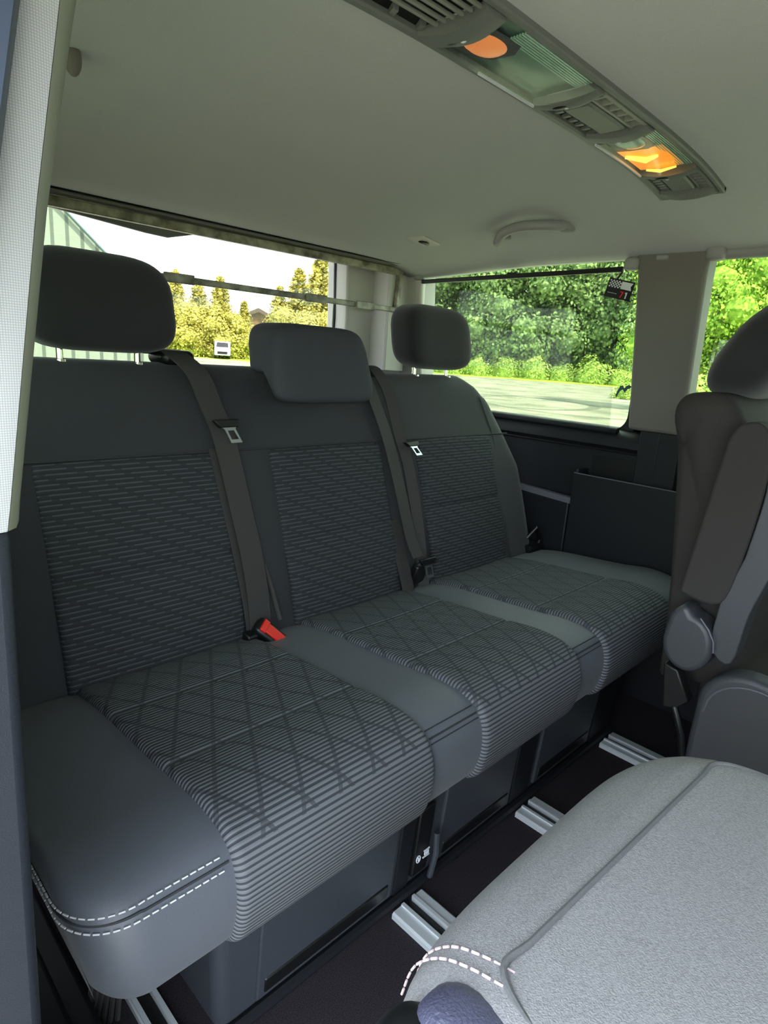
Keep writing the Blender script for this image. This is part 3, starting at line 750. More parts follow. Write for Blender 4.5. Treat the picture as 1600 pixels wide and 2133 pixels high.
mb = MB(); mb.box(.2, 1.74, 1.655, 1.73, 1.318, 1.330); struct('trim_15', mb, 'trim_shaded', 'pale edge strip of the headliner above the rear window', bevel=.004)
mb = MB(); mb.tube([(.2, 1.652, 1.324), (1.62, 1.652, 1.324), (1.74, 1.60, 1.322)], .003, 6); struct('trim_16', mb, 'console_dark', 'dark seam line where the headliner ends at the rear')

# ------------------------------------------------------------------ side window blind
bl = thing('window_blind', 'pulled-up dark mesh sun blind on the far side window', 'blind', (1.80, 1.2, .82))
bar((1.80, 1.640, 1.278), (1.795, .868, 1.287), .014, .014, bl, m='black', name='blind_bar', bev=.003)
mb = MB()
A = Vector((1.802, 1.625, 1.275)); B = Vector((1.797, .872, 1.282)); C_ = Vector((1.822, .848, .826)); D = Vector((1.826, 1.645, .822))
def Ps(i, j):
    a = A.lerp(B, i / 8); b = D.lerp(C_, i / 8); return a.lerp(b, j / 8)
mb.grid(Ps, 9, 9, uvf=lambda i, j: (i / 8 * .78, j / 8 * .46)); link('mesh_screen', mb, 'screen', bl, smooth=False)
mb = MB(); mb.box(1.79, 1.815, 1.225, 1.262, 1.283, 1.294); link('pull_tab', mb, 'black', bl, bevel=.003)
mb = MB(); mb.tube([(1.797, .870, 1.28), (1.80, .885, 1.262), (1.80, .893, 1.235)], .003, 6); link('blind_cord', mb, 'black', bl)
for y, s_, lab in ((1.645, 1, 'small pale blind holder beside the corner pillar at the far window top'), (.852, -1, 'pale blind holder at the top of the far window, beside the broad pillar')):
    mb = MB(); mb.ellipsoid((1.797, y + .008 * s_, 1.300), (.016, .022, .018), (.6, .6), 16, 10)
    o = link('blind_holder', mb, 'handle', loc=(1.797, y, 1.29)); tag(o, lab, 'blind holder')
# roller case and holder over the second window
mb = MB(); mb.tube([(1.80, .60, 1.315), (1.80, .2, 1.318), (1.80, -.4, 1.318)], .016, 12)
o = link('blind_roller_case', mb, 'handle', loc=(1.80, .3, 1.30)); tag(o, 'beige blind roller case above the forward side window at the right edge', 'roller case')
mb = MB(); mb.ellipsoid((1.795, .622, 1.317), (.022, .026, .020), (.6, .6), 16, 10)
o = link('blind_holder', mb, 'handle', loc=(1.795, .62, 1.30)); tag(o, 'pale rounded blind holder right of the broad pillar top', 'blind holder')
# sticker
stk = thing('window_sticker', 'black and white chequered sticker with a red digit on the far window corner', 'sticker', (1.79, .87, 1.23))
ang = -.22
def st(u, v, d=0.0):  # u: towards the front of the van (-y), v: up
    cu, su = math.cos(ang), math.sin(ang)
    return (1.789 - d, .868 - (u * cu - v * su), 1.232 + (u * su + v * cu))
def stq(mb, u0, u1, v0, v1, d, th=.0006): mb.prism([st(u0, v0, d), st(u1, v0, d), st(u1, v1, d), st(u0, v1, d)], (-th, 0, 0))
mb = MB(); stq(mb, -.040, .040, -.026, .026, 0); link('sticker_backing', mb, 'black', stk, smooth=False)
mb = MB(); mb.prism([st(.002, .002, .001), st(.036, .002, .001), st(.031, .012, .001), st(.036, .022, .001), st(.002, .022, .001)], (-.0005, 0, 0))
for r_ in range(5):
    for c in range(8):
        if (r_ + c) % 2 == 0: stq(mb, -.035 + c * .0045, -.035 + (c + 1) * .0045, .002 + r_ * .004, .002 + (r_ + 1) * .004, .001)
link('white_print', mb, 'white', stk, smooth=False)
mb = MB(); stq(mb, .006, .016, -.007, -.004, .001); mb.prism([st(.016, -.007, .001), st(.0125, -.007, .001), st(.008, -.021, .001), st(.0115, -.021, .001)], (-.0006, 0, 0)); link('red_digit', mb, 'red', stk, smooth=False)
mb = MB(); stq(mb, .024, .0275, -.021, -.004, .001); stq(mb, .021, .0245, -.008, -.005, .001); link('white_digit', mb, 'white', stk, smooth=False); mb = MB()
for k in range(5): stq(mb, -.032 + k * .006, -.028 + k * .006, -.014, -.0125, .001)
link('small_print', mb, 'white', stk, smooth=False)
# small dark animal silhouette decal low on the window
mb = MB(); dec = [(-.020, -.020), (-.014, -.004), (-.008, .010), (.000, .012), (.006, .004), (.012, .012), (.020, .016), (.028, .010), (.022, .004), (.016, .002), (.010, -.008), (.006, -.006), (.002, .000), (-.004, -.002), (-.010, -.012), (-.014, -.022)]
mb.prism([(1.888, .858 - u, .952 + v) for u, v in dec], (-.0008, 0, 0))
MT['decal'] = mat('decal', (52, 88, 96), .6)
o = link('animal_decal', mb, 'decal', smooth=False, loc=(1.888, .858, .95)); tag(o, 'small dark teal animal-shaped decal near the lower corner of the far window', 'decal')

# ------------------------------------------------------------------ far wall fittings
mb = MB(); mb.box(1.80, 1.87, .935, 1.75, .30, .592); mb.hexa([(1.80, .925, .585), (1.865, .925, .585), (1.865, 1.75, .61), (1.80, 1.75, .61), (1.808, .925, .598), (1.865, .925, .600), (1.865, 1.75, .625), (1.808, 1.75, .622)])
o = link('side_armrest', mb, 'dark', bevel=.005, loc=(1.83, 1.2, .3)); tag(o, 'dark moulded armrest on the far wall beside the bench', 'armrest')
mb = MB(); mb.hexa([(1.797, .925, .586), (1.815, .925, .586), (1.815, 1.30, .606), (1.797, 1.30, .606), (1.800, .925, .604), (1.815, .925, .606), (1.815, 1.30, .625), (1.800, 1.30, .624)])
MT['strip'] = mat('grey strip', (92, 92, 102), .5); link('trim_strip', mb, 'strip', o)
o.children[0].location = -Vector(o.location) + Vector(o.location)
pk = thing('storage_pocket', 'dark open storage pocket on the far wall, right of the armrest', 'storage pocket', (1.82, .7, .45))
mb = MB(); mb.box(1.785, 1.795, .45, .925, .40, .688); mb.box(1.795, 1.865, .915, .925, .40, .70); mb.box(1.795, 1.865, .45, .925, .40, .41)
link('pocket_front', mb, 'dark', pk, bevel=.003)
mb = MB(); mb.box(1.858, 1.865, .46, .905, .41, .745); link('pocket_lining', mb, 'black', pk)
mb = MB(); mb.tube([(1.788, .925, .689), (1.788, .45, .689)], .002, 6); link('pocket_edge_highlight', mb, 'strip', pk)  # lighter line paints the highlight along the pocket's top edge
mb = MB(); mb.tube([(1.851, y, .765) for y in (.66, 1.0, 1.3, 1.7)], .0025, 6); struct('trim_17', mb, 'black', 'dark groove running along the far wall under the window')
mb = MB(); mb.box(1.8345, 1.837, .700, .704, .70, .842); struct('trim_18', mb, 'black', 'dark vertical joint on the lower pillar section')

# ------------------------------------------------------------------ headliner fittings
gh = thing('grab_handle', 'pale grey curved grab handle on the headliner above the far window', 'grab handle', (1.62, 1.08, 1.37))
def on_c(x, y, d): return Vector((x, y, ceil_z(x, y) - d))
ctrl = [(1.625, 1.180, .0), (1.617, 1.180, .022), (1.592, 1.165, .032), (1.556, 1.120, .026), (1.548, 1.06, .024), (1.570, 1.0, .022), (1.600, .975, .014), (1.622, .968, .0)]
mb = MB(); C2 = catmull([tuple(on_c(*c)) for c in ctrl], 6); mb.tube(C2, [.0135] * len(C2), 12); link('handle_bar', mb, 'handle', gh)
for y, x in ((1.175, 1.632), (.972, 1.64)):
    mb = MB(); mb.ellipsoid(tuple(on_c(x, y, .004)), (.020, .020, .012), (.7, .7), 16, 8); link('handle_mount', mb, 'handle', gh)
hk = thing('coat_hook_plate', 'small pale hook plate on the headliner, left of the grab handle', 'hook plate', (1.51, 1.38, 1.35))
mb = MB(); 
a, b, c, d = on_c(1.440, 1.392, .004), on_c(1.545, 1.412, .004), on_c(1.575, 1.372, .004), on_c(1.470, 1.350, .004)
mb.hexa([a, b, c, d] + [v + Vector((0, 0, .008)) for v in (a, b, c, d)]); link('plate', mb, 'trim_lit', hk, bevel=.003)
mb = MB(); mb.ellipsoid(tuple(on_c(1.508, 1.381, .0055)), (.022, .011, .004), nu=16, nv=8); link('hook_hole', mb, 'black', hk)
mb = MB(); mb.ellipsoid(tuple(on_c(1.522, 1.381, .0085)), (.010, .006, .004), nu=12, nv=8); link('hook_peg', mb, 'handle', hk)

# ------------------------------------------------------------------ overhead console
con = thing('overhead_console', 'long grey overhead console of air vents and reading lamps on the headliner', 'overhead console', (.955, .61, 1.41))
CY0, CY1 = .553, .668       # front (right in view) and rear edges
def cz(x): return ceil_z(x, .62)
def cpt(x, y, d): return Vector((x, y, cz(x) - d))
CX0, CX1 = .34, 1.545
def cbox(mb, x0, x1, y0, y1, d0, d1, n=1, skew0=0, skew1=0):
    rings = []
    for k in range(n + 1):
        x = lerp(x0, x1, k / n); sk = lerp(skew0, skew1, k / n)
        rings.append([cpt(x, y0, d0), cpt(x + sk, y1, d0), cpt(x + sk, y1, d1), cpt(x, y0, d1)])
    mb.loft(rings); return mb
# housing: rails on both long edges, end bar, bridges
mb = MB(); cbox(mb, CX0, CX1, CY0 - .012, CY0, -.01, .010, 40); cbox(mb, CX0, CX1, CY1, CY1 + .014, -.01, .010, 40); cbox(mb, CX1 - .014, CX1, CY0 - .012, CY1 + .014, -.01, .010)
link('console_frame', mb, 'console', con, bevel=.003, angle=30)
mb = MB(); cbox(mb, CX0, CX1 - .01, CY0, CY1, -.004, -.002, 30); link('console_back', mb, 'console_dark', con)
def arc_bridge(x0, x1, bow, m='console', name='bridge', d=.012):
    # cross piece whose sides bow along x, thickest in the middle of the console depth
    mb = MB(); rings = []
    for k in range(13):
        t = k / 12; y = lerp(CY0, CY1, t); bw = bow * math.sin(math.pi * t)
        dd = d + .006 * math.sin(math.pi * t)
        rings.append([cpt(x0 + bw, y, -.003), cpt(x1 + bw, y, -.003), cpt(x1 + bw, y, dd), cpt(lerp(x0, x1, .5) + bw, y, dd + .003), cpt(x0 + bw, y, dd)])
    mb.loft(rings); return link(name, mb, m, con, angle=50)
br = [arc_bridge(.685, .725, .010), arc_bridge(.968, .992, .010), arc_bridge(1.150, 1.182, .010), arc_bridge(1.392, 1.412, .008), arc_bridge(1.505, 1.532, .004)]
for x, n_ in ((.712, 0), (.982, 1), (1.172, 2), (1.404, 3)):
    mb = MB(); mb.ellipsoid(tuple(cpt(x + .006, .622, .015)), (.009, .024, .005), (.8, .8), 16, 8); sw = link('lamp_switch', mb, 'black', con)
    mb = MB(); mb.ellipsoid(tuple(cpt(x + .008, .616, .0195)), (.003, .005, .002), nu=8, nv=6); link('switch_mark', mb, 'white', sw)
# air vents
def vent(x0, x1, style):
    o = thing_none = None
    mb = MB(); cbox(mb, x0, x1, CY0 + .001, CY1 - .001, .000, .0015, 6); v = link('air_vent', mb, 'console_dark', con)
    mb = MB()
    if style == 0:
        for k in range(6):
            y = lerp(CY0 + .010, CY1 - .034, k / 5); cbox(mb, x0, x1, y, y + .0045, .004, .009, 8)
            link('vent_slat', mb, 'slat', v, bevel=.001); mb = MB()
        mb = MB()
        for k in range(7): x = lerp(x0, x1 - .02, k / 6); mb.hexa([cpt(x, CY1 - .022, 0), cpt(x + .010, CY1 - .022, 0), cpt(x + .022, CY1, 0), cpt(x + .012, CY1, 0), cpt(x, CY1 - .022, .010), cpt(x + .010, CY1 - .022, .010), cpt(x + .022, CY1, .006), cpt(x + .012, CY1, .006)]); link('side_fin', mb, 'console', v); mb = MB()
    else:
        cbox(mb, x0 + .012, x1 - .008, CY0 + .036, CY1 - .030, .001, .013, 6); link('vent_flap', mb, 'console', v, bevel=.004)
        mb = MB(); n = 5
        for k in range(n + 1):
            x = lerp(x0 + .006, x1 - .012, k / n); cbox(mb, x, x + .006, CY0 + .006, CY0 + .026, .001, .010); link('side_fin', mb, 'slat' if style == 1 else 'console', v); mb = MB()
        cbox(mb, x0, x1, CY0, CY0 + .007, .001, .011, 4); cbox(mb, x0, x1, CY0 + .026, CY0 + .031, .001, .011, 4)
        link('vent_border', mb, 'slat' if style == 1 else 'console', v)
        mb = MB()
        for k in range(n + 2):
            x = lerp(x0, x1 - .016, k / (n + 1)); mb.hexa([cpt(x, CY1 - .024, 0), cpt(x + .008, CY1 - .024, 0), cpt(x + .018, CY1 - .002, 0), cpt(x + .010, CY1 - .002, 0), cpt(x, CY1 - .024, .009), cpt(x + .008, CY1 - .024, .009), cpt(x + .018, CY1 - .002, .005), cpt(x + .010, CY1 - .002, .005)]); link('side_fin', mb, 'console', v); mb = MB()
vent(.36, .688, 0); vent(1.000, 1.155, 1); vent(1.414, 1.508, 2)
mb = MB(); cbox(mb, 1.512, 1.530, CY0 + .01, CY1 - .04, .001, .008)
# lamps
def lamp(x0, x1, lit):
    mb = MB(); cbox(mb, x0, x1, CY0 + .004, CY1 - .002, .0002, .0022, 6); l = link('reading_lamp', mb, 'reflector', con)
    # prismatic ridges on the front side
    mb = MB()
    for k in range(7):
        y = CY0 + .006 + .0045 * k; cbox(mb, x0 + (.05 if not lit else .01), x1 - .006, y, y + .0022, .003, .0055, 6)
    MT.setdefault('ridge', mat('ridged clear plastic', (170, 205, 185), .25, spec=.8)); link('lens_ridges', mb, 'ridge', l)
    # spot lens housing
    cxs = x0 + .050; mb = MB()
    a = [(x0 + .004, CY1 - .012), (x0 + .004, CY0 + .034), (x0 + .075, CY0 + .030), (x0 + .090, CY0 + .050), (x0 + .083, CY1 - .03), (x0 + .050, CY1 - .010)]
    mb.prism([cpt(x, y, .0035) for x, y in a], (0, 0, -.003)); sp_ = link('spot_housing', mb, 'chairplastic' if lit else 'piping', l, bevel=.001)
    mb = MB(); mb.ellipsoid(tuple(cpt(x0 + .042, lerp(CY0, CY1, .58), .006)), (.036, .026, .007), (1, .9), 24, 10); link('spot_lens', mb, 'amber_off' if not lit else 'clearlens', l)
    if lit:
        mb = MB(); rings = []
        for k in range(13):
            t = k / 12; x = lerp(x0 + .082, x1 - .010, t)
            rings.append([cpt(x + .01 * math.sin(math.pi * q / 8), lerp(CY0 + .020, CY1 - .004, q / 8), .0045 + .004 * math.sin(math.pi * q / 8) * math.sin(math.pi * t)) for q in range(9)])
        mb.grid(lambda i, j: rings[i][j], 13, 9); link('glowing_reflector', mb, 'amber_on', l)
        mb = MB(); mb.tube([cpt(x0 + .105, CY1 - .012, .009), cpt(x0 + .128, .622, .0125), cpt(x0 + .122, CY0 + .045, .010)], [.003, .006, .003], 8); link('bulb_glow', mb, 'amber_hot', l); mb = MB()
        mb.tube([cpt(x1 - .016, CY1 - .02, .009), cpt(x1 - .010, .62, .0125), cpt(x1 - .014, CY0 + .035, .010)], [.002, .0035, .002], 8); link('bulb_glow', mb, 'amber_hot', l)
    mb = MB(); rings = []
    for k in range(9):
        x = lerp(x0, x1, k / 8); rings.append([cpt(x, lerp(CY0 + .001, CY1 - .001, q / 6), .0145 + .003 * math.sin(math.pi * q / 6)) for q in range(7)])
    mb.grid(lambda i, j: rings[i][j], 9, 7); link('lamp_lens', mb, 'lens', l)
    mb = MB(); cbox(mb, x0 + (.09 if not lit else .0), x1, CY1 - .0035, CY1 - .0005, .012, .0155, 8); link('lens_edge', mb, 'white', l)
lamp(.728, .968, False); lamp(1.186, 1.392, True)

# ------------------------------------------------------------------ near chair with its backrest folded down
nc = thing('folded_captain_chair', 'light grey chair with its backrest folded flat, in the lower right foreground', 'chair', (.49, -.10, 0))
def fold_pt(u, v, top=.606):
    pass
mb = MB()
# section in the YZ plane swept along x, plan outline bowed at the rear
X0, X1 = .252, .735
sec = [(-.50, .47), (-.50, .56), (-.47, .60), (-.40, .612), (-.2, .613), (.0, .607), (.10, .601), (.142, .597), (.162, .591), (.190, .578), (.212, .552), (.222, .515), (.215, .475), (.19, .450), (.10, .44), (-.3, .44), (-.47, .45)]
SEC = catmull(sec + [sec[0]], 4)[:-1]
NX = 40
rings = []
for i in range(NX + 1):
    t = i / NX; x = lerp(X0, X1, t); u = abs(2 * t - 1)
    e = min(t, 1 - t) * (X1 - X0); rr = .042
    inset = 0 if e > rr else rr - math.sqrt(max(0, rr * rr - (rr - e) ** 2))
    bow = .024 - .040 * u ** 5 * (1 if t < .5 else 1.6)
    ring = []
    for (y, z) in SEC:
        cy_, cz_ = -.14, .525
        y2 = y + (bow if y > .05 else 0) * min(1, max(0, (y - .05) / .1))
        ring.append((x, y2 - math.copysign(min(inset, abs(y2 - cy_)), y2 - cy_) * (1 if abs(y - cy_) > .28 else 0), z - inset * (1 if z > cz_ else -1) * .8))
    rings.append(ring)
mb.loft(rings); link('folded_backrest', mb, 'backlight', nc, angle=180)
# piping
def rear_bow(x):
    t = (x - X0) / (X1 - X0); return -.025 * t
pp = [(.286, .02, .598), (.290, .08, .599), (.297, .128, .597)] + [(x, .166 + rear_bow(x), .5985) for x in [.315 + .37 * k / 12 for k in range(13)]] + [(.703, .118, .5975), (.708, .06, .599), (.710, -.05, .603)]
mb = MB(); mb.tube(catmull(pp, 4), .0026, 8); link('piping', mb, 'piping', nc)
for dx, m_ in ((.008, 'pinkthread'), (.022, 'pinkthread')):
    pts = []
    for k in range(14):
        t = k / 13; y, z = [catmull([(.155, .5955), (.178, .5905), (.205, .578), (.226, .553), (.234, .520)], 13)[k * 4][q] + (.0012, .0012)[q] for q in (0, 1)]
        pts.append((X0 + .046 + dx - .008 * t, y, z))
    stitches('stitching', catmull(pts, 3), m_, nc, r=.0010)
mb = MB(); mb.ellipsoid((.274, .146, .560), (.030, .052, .038), (.7, .7), 28, 16); link('hinge_cover', mb, 'hinge', nc)
mb = MB(); mb.ellipsoid((.252, .165, .552), (.030, .05, .034), (.8, .8), 24, 12); link('hinge_bracket', mb, 'black', nc)
mb = MB(); mb.box(.27, .71, -.50, .10, .33, .44); link('seat', mb, 'chairfab', nc, bevel=.03, bseg=4)
mb = MB(); mb.box(.30, .68, -.42, .06, .02, .33); link('pedestal', mb, 'chairplastic', nc, bevel=.02, bseg=3)
# ------------------------------------------------------------------ far upright chair
fc = thing('captain_chair', 'dark grey upright chair with folded-up armrest at the right edge, by the far wall', 'chair', (1.48, .1, 0))
mb = MB()
cb = [(.405, .40), (.418, .60), (.450, .85), (.470, .93), (.462, .962), (.435, .975), (.39, .975), (.355, .95), (.33, .88), (.285, .62), (.26, .42)]
CB = catmull(cb, 4); rings = []
for i in range(31):
    t = i / 30; x = lerp(1.262, 1.715, t); e = min(t, 1 - t) * .453; rr = .03
    ins = 0 if e > rr else rr - math.sqrt(max(0, rr * rr - (rr - e) ** 2))
    rings.append([(x, lerp(y, .37, ins / .10), z - ins * (1 if z > .9 else 0)) for y, z in CB])
mb.loft(rings); link('backrest', mb, 'chairfab', fc, angle=180)
mb = MB()
def fnh(q, n): return (q[0], q[1] - (q[2] - 1.07) * .55 - .012 * n[2] ** 2, q[2])
mb.ellipsoid((1.470, .362, 1.068), (.150, .072, .105), (.70, .60), 36, 20, fnh); h = link('headrest', mb, 'headfab', fc, angle=180)
for s_ in (-.06, .06):
    mb = MB(); mb.tube([(1.45 + s_, .40, .95), (1.45 + s_, .385, 1.0)], .006, 10); link('headrest_post', mb, 'chrome', h)
mb = MB(); mb.box(1.26, 1.72, -.22, .33, .33, .455); link('seat', mb, 'chairfab', fc, bevel=.035, bseg=4)
for s_, xx in ((0, 1.225), (1, 1.755)):
    # armrest folded up against the backrest
    mb = MB(); prof = [(.372, .606), (.300, .604), (.278, .70), (.268, .82), (.270, .89), (.283, .925), (.305, .935), (.328, .925), (.340, .90)]
    x0 = xx - .03
    mb.prism([(x0, y, z) for y, z in catmull(prof, 5)], (.058, 0, 0)); ar = link('armrest', mb, 'chairfab', fc, bevel=.006, bseg=3, angle=50)
    mb = MB(); prof = [(.300, .604), (.300, .52), (.262, .50), (.250, .60), (.228, .70), (.222, .82), (.234, .90), (.266, .925), (.275, .90), (.266, .82), (.276, .70)]
    mb.prism([(x0 + .004, y, z) for y, z in catmull(prof, 4)], (.052, 0, 0)); link('armrest_underside', mb, 'chairplastic', ar, bevel=.005, bseg=3, angle=50)
    mb = MB(); pts = []
    for k in range(24):
        a = 2 * math.pi * k / 24; r_ = .047
        y = .338 + r_ * .95 * math.cos(a); z = .512 + (r_ * 1.25 if math.sin(a) > 0 else r_ * 1.15) * math.sin(a)
        pts.append((xx - .04, y, z + (0.02 if math.sin(a) > .3 and y > .338 else 0)))
    mb.prism(pts, (.06, 0, 0)); hb = link('pivot_cover', mb, 'chairplastic', ar, bevel=.010, bseg=4, angle=50)
    mb = MB(); sg_ = xx - .0405 if not s_ else xx + .0205
    mb.tube([(sg_, .322, .572), (sg_, .305, .555), (sg_, .293, .535), (sg_, .290, .515)], .0016, 6); link('pivot_edge_line', mb, 'strip', hb)
    # seat side cover
    xc = xx - .045 if not s_ else xx
    pts = [(xc, .296, .02), (xc, .300, .20), (xc, .302, .34), (xc, .300, .42)] + [(xc, .215 + .085 * math.cos(a), .42 + .075 * math.sin(a)) for a in [math.pi / 2 * k / 8 for k in range(1, 9)]] + [(xc, .10, .485), (xc, -.20, .43), (xc, -.22, .02)]
    mb = MB(); mb.prism(pts, (.05, 0, 0)); sc = link('seat_side_cover', mb, 'chairplastic', fc, bevel=.012, bseg=4, angle=50)
    mb = MB(); xs_ = xc - .0008 if not s_ else xc + .0508
    mb.tube([(xs_, .285, .40)] + [(xs_, .205 + .078 * math.cos(a), .41 + .066 * math.sin(a)) for a in [math.pi / 2 * k / 8 for k in range(0, 9)]] + [(xs_, .10, .47)], .002, 6); link('cover_rim', mb, 'strip', sc)
mb = MB(); mb.box(1.29, 1.69, -.18, .26, .02, .33); link('pedestal', mb, 'dark', fc, bevel=.02, bseg=3)
mb = MB(); mb.tube([(1.215, .262, .86), (1.215, .300, .862), (1.215, .308, .80), (1.215, .28, .788)], .0035, 8); link('wire_clip', mb, 'black', fc)
mb = MB(); mb.prism([(1.19, .372, .46), (1.19, .345, .455), (1.19, .315, .40), (1.19, .335, .375), (1.19, .36, .37)], (.03, 0, 0)); mb.tube([(1.195, .34, .38), (1.19, .315, .33), (1.20, .305, .27), (1.19, .315, .22)], .008, 8)
link('hinge_bracket', mb, 'black', fc, bevel=.003)
stitches('stitching', [(1.2595, .296, .80), (1.2595, .285, .70), (1.2595, .272, .60), (1.2595, .262, .52)], 'thread', fc, r=.0009)
stitches('stitching', [(1.2595, .283, .81), (1.2595, .268, .70), (1.2595, .255, .60)], 'thread', fc, r=.0009)

# ------------------------------------------------------------------ outdoors
def gz(x, y): r = math.hypot(x, y); return -.62 + .0115 * r
mb = MB(); NR, NA = 60, 96
def Pg(i, j):
    r = 0.0 if i == 0 else 1.5 * (1.075 ** i); a = 2 * math.pi * j / NA; x, y = r * math.cos(a), r * math.sin(a)
    return (x, y, gz(x, y) + .03 * math.sin(x * .9) * math.sin(y * .7))
mb.grid(Pg, NR, NA, closev=True)
m = mat('gravel yard', (112, 111, 100), .95, rgb2=(148, 146, 130), nscale=.6, spec=.1)
nt = m.node_tree; h_ = NT(m); b_ = nt.nodes['Principled BSDF']; tc = nt.nodes.new('ShaderNodeTexCoord')
def dist_to(px, py):
    n = nt.nodes.new('ShaderNodeVectorMath'); n.operation = 'DISTANCE'; nt.links.new(tc.outputs['Object'], n.inputs[0]); n.inputs[1].default_value = (px, py, -.1); return n.outputs['Value']
noise = nt.nodes.new('ShaderNodeTexNoise'); noise.inputs['Scale'].default_value = .35; nt.links.new(tc.outputs['Object'], noise.inputs['Vector'])
noff = h_.m('MULTIPLY', noise.outputs['Fac'], 6)
r0 = h_.m('ADD', dist_to(0, 0), noff)
grassf = h_.m('GREATER_THAN', r0, 54)
ring = h_.m('LESS_THAN', h_.m('ABSOLUTE', h_.m('SUBTRACT', dist_to(21, 14), 3.2)), .22)
ring2 = h_.m('LESS_THAN', h_.m('ABSOLUTE', h_.m('SUBTRACT', dist_to(23, 11), 5.0)), .18)
old = b_.inputs['Base Color'].links[0].from_socket
mx = nt.nodes.new('ShaderNodeMix'); mx.data_type = 'RGBA'; nt.links.new(h_.m('MULTIPLY', h_.m('MAXIMUM', ring, ring2), .75), mx.inputs[0]); nt.links.new(old, mx.inputs[6]); mx.inputs[7].default_value = (*lin((90, 92, 86)), 1)
mx2 = nt.nodes.new('ShaderNodeMix'); mx2.data_type = 'RGBA'; nt.links.new(grassf, mx2.inputs[0]); nt.links.new(mx.outputs[2], mx2.inputs[6]); mx2.inputs[7].default_value = (*lin((150, 182, 56)), 1)
nt.links.new(mx2.outputs[2], b_.inputs['Base Color'])
struct('ground', mb, m, 'pale gravel yard outside the van with tyre marks')

def crown_mesh(name, kind, seed, nleaf, leaf, h, w):
    rs = np.random.RandomState(seed); V = []; F = []
    def card(c, s, nrm=None):
        d = rs.normal(size=3); d /= np.linalg.norm(d)
        if nrm is not None: d = d * .6 + nrm; d /= np.linalg.norm(d)
        a = np.cross(d, [0.3, 0.2, 1.0]); a /= np.linalg.norm(a); b = np.cross(d, a); th = rs.rand() * 6.28
        a, b = a * math.cos(th) + b * math.sin(th), b * math.cos(th) - a * math.sin(th)
        k = len(V); s1 = s * rs.uniform(.6, 1.3); s2 = s1 * rs.uniform(.5, .9)
        V.extend([tuple(c - a * s1), tuple(c - b * s2), tuple(c + a * s1), tuple(c + b * s2)]); F.append((k, k + 1, k + 2, k + 3))
    if kind == 'broad':
        blobs = []
        for i in range(34):
            t = rs.rand(); z = lerp(h * .06, h * .93, t); rr = w * .5 * math.sin(math.pi * min(1, .22 + t * .76)) ; a = rs.rand() * 6.28; q = rs.uniform(.2, .75) * rr
            blobs.append((np.array([q * math.cos(a), q * math.sin(a), z]), rs.uniform(.16, .26) * w))
        for n in range(nleaf):
            c, r = blobs[rs.randint(len(blobs))]; d = rs.normal(size=3); d /= np.linalg.norm(d); d[2] *= .85
            card(c + d * r * rs.uniform(.62, 1.22), leaf, d)
        for c, r in blobs:
            k = len(V); nu, nv = 8, 5
            for i in range(nu):
                for j in range(nv):
                    a = 2 * math.pi * i / nu; b = -1.4 + 2.8 * j / (nv - 1); V.append(tuple(c + r * .60 * np.array([math.cos(b) * math.cos(a), math.cos(b) * math.sin(a), math.sin(b) * .85])))
            for i in range(nu):
                for j in range(nv - 1): i2 = (i + 1) % nu; F.append((k + i * nv + j, k + i2 * nv + j, k + i2 * nv + j + 1, k + i * nv + j + 1))
    elif kind == 'bush':
        for n in range(nleaf):
            d = rs.normal(size=3); d /= np.linalg.norm(d); d[2] = abs(d[2]); q = 1 + .18 * math.sin(5 * d[0] + seed) * math.cos(4 * d[1])
            card(np.array([d[0] * w / 2, d[1] * w / 2, d[2] * h]) * rs.uniform(.8, 1.05) * q, leaf, d)
        k = len(V); nu, nv = 12, 6
        for i in range(nu):
            for j in range(nv):
                a = 2 * math.pi * i / nu; b = 1.5 * j / (nv - 1); V.append((w * .38 * math.cos(b) * math.cos(a), w * .38 * math.cos(b) * math.sin(a), h * .75 * math.sin(b)))
        for i in range(nu):
            for j in range(nv - 1): i2 = (i + 1) % nu; F.append((k + i * nv + j, k + i2 * nv + j, k + i2 * nv + j + 1, k + i * nv + j + 1))
    else:  # conifer: tiers of drooping boughs
        tiers = 24
        for t in range(tiers):
            f = t / tiers; z = lerp(h * .06, h * .98, f); R = w * .5 * (1 - f) ** .85 + .06; nb = max(5, int(15 * (1 - f)) + 4)
            for b in range(nb):
                a = 2 * math.pi * b / nb + rs.rand() * .5; L = R * rs.uniform(.72, 1.12); dr = .28 * L
                k_ = max(3, int(nleaf / tiers / nb))
                for q in range(k_):
                    s_ = (q + rs.rand()) / k_; c = np.array([L * s_ * math.cos(a), L * s_ * math.sin(a), z - dr * s_ ** 1.4]) + rs.normal(size=3) * leaf * .6
                    card(c, leaf * (1.15 - .5 * s_))
    me = bpy.data.meshes.new(name); me.from_pydata(V, [], F); me.update(); return me
def trunk_mesh(name, h, r):
    mb = MB(); mb.tube([(0, 0, -.3), (.05, .02, h * .3), (-.04, .05, h * .65), (0, 0, h * .95)], [r, r * .8, r * .5, r * .12], 8)
    me = bpy.data.meshes.new(name); me.from_pydata([tuple(v) for v in mb.v], [], mb.f); me.shade_smooth(); return me
def proto(kind, seed, nleaf, leaf, h, w, lm, tm, tr): 
    a = crown_mesh('foliage', kind, seed, nleaf, leaf, h, w); a.materials.append(MT[lm]); b = None
    if kind != 'bush': b = trunk_mesh('trunk', h, tr); b.materials.append(MT[tm])
    return a, b
BR = [proto('broad', s_, 15000, .15, 13, 6.8, 'leafA', 'bark', .16) for s_ in (1, 2, 3)]
BI = [proto('broad', s_, 16000, .07, 8.5, 4.2, 'leafB', 'birch', .09) for s_ in (4, 5)]
CO = [proto('con', s_, 11000, .13, 8.2, 4.6, 'leafC', 'bark', .13) for s_ in (6, 7, 8)]
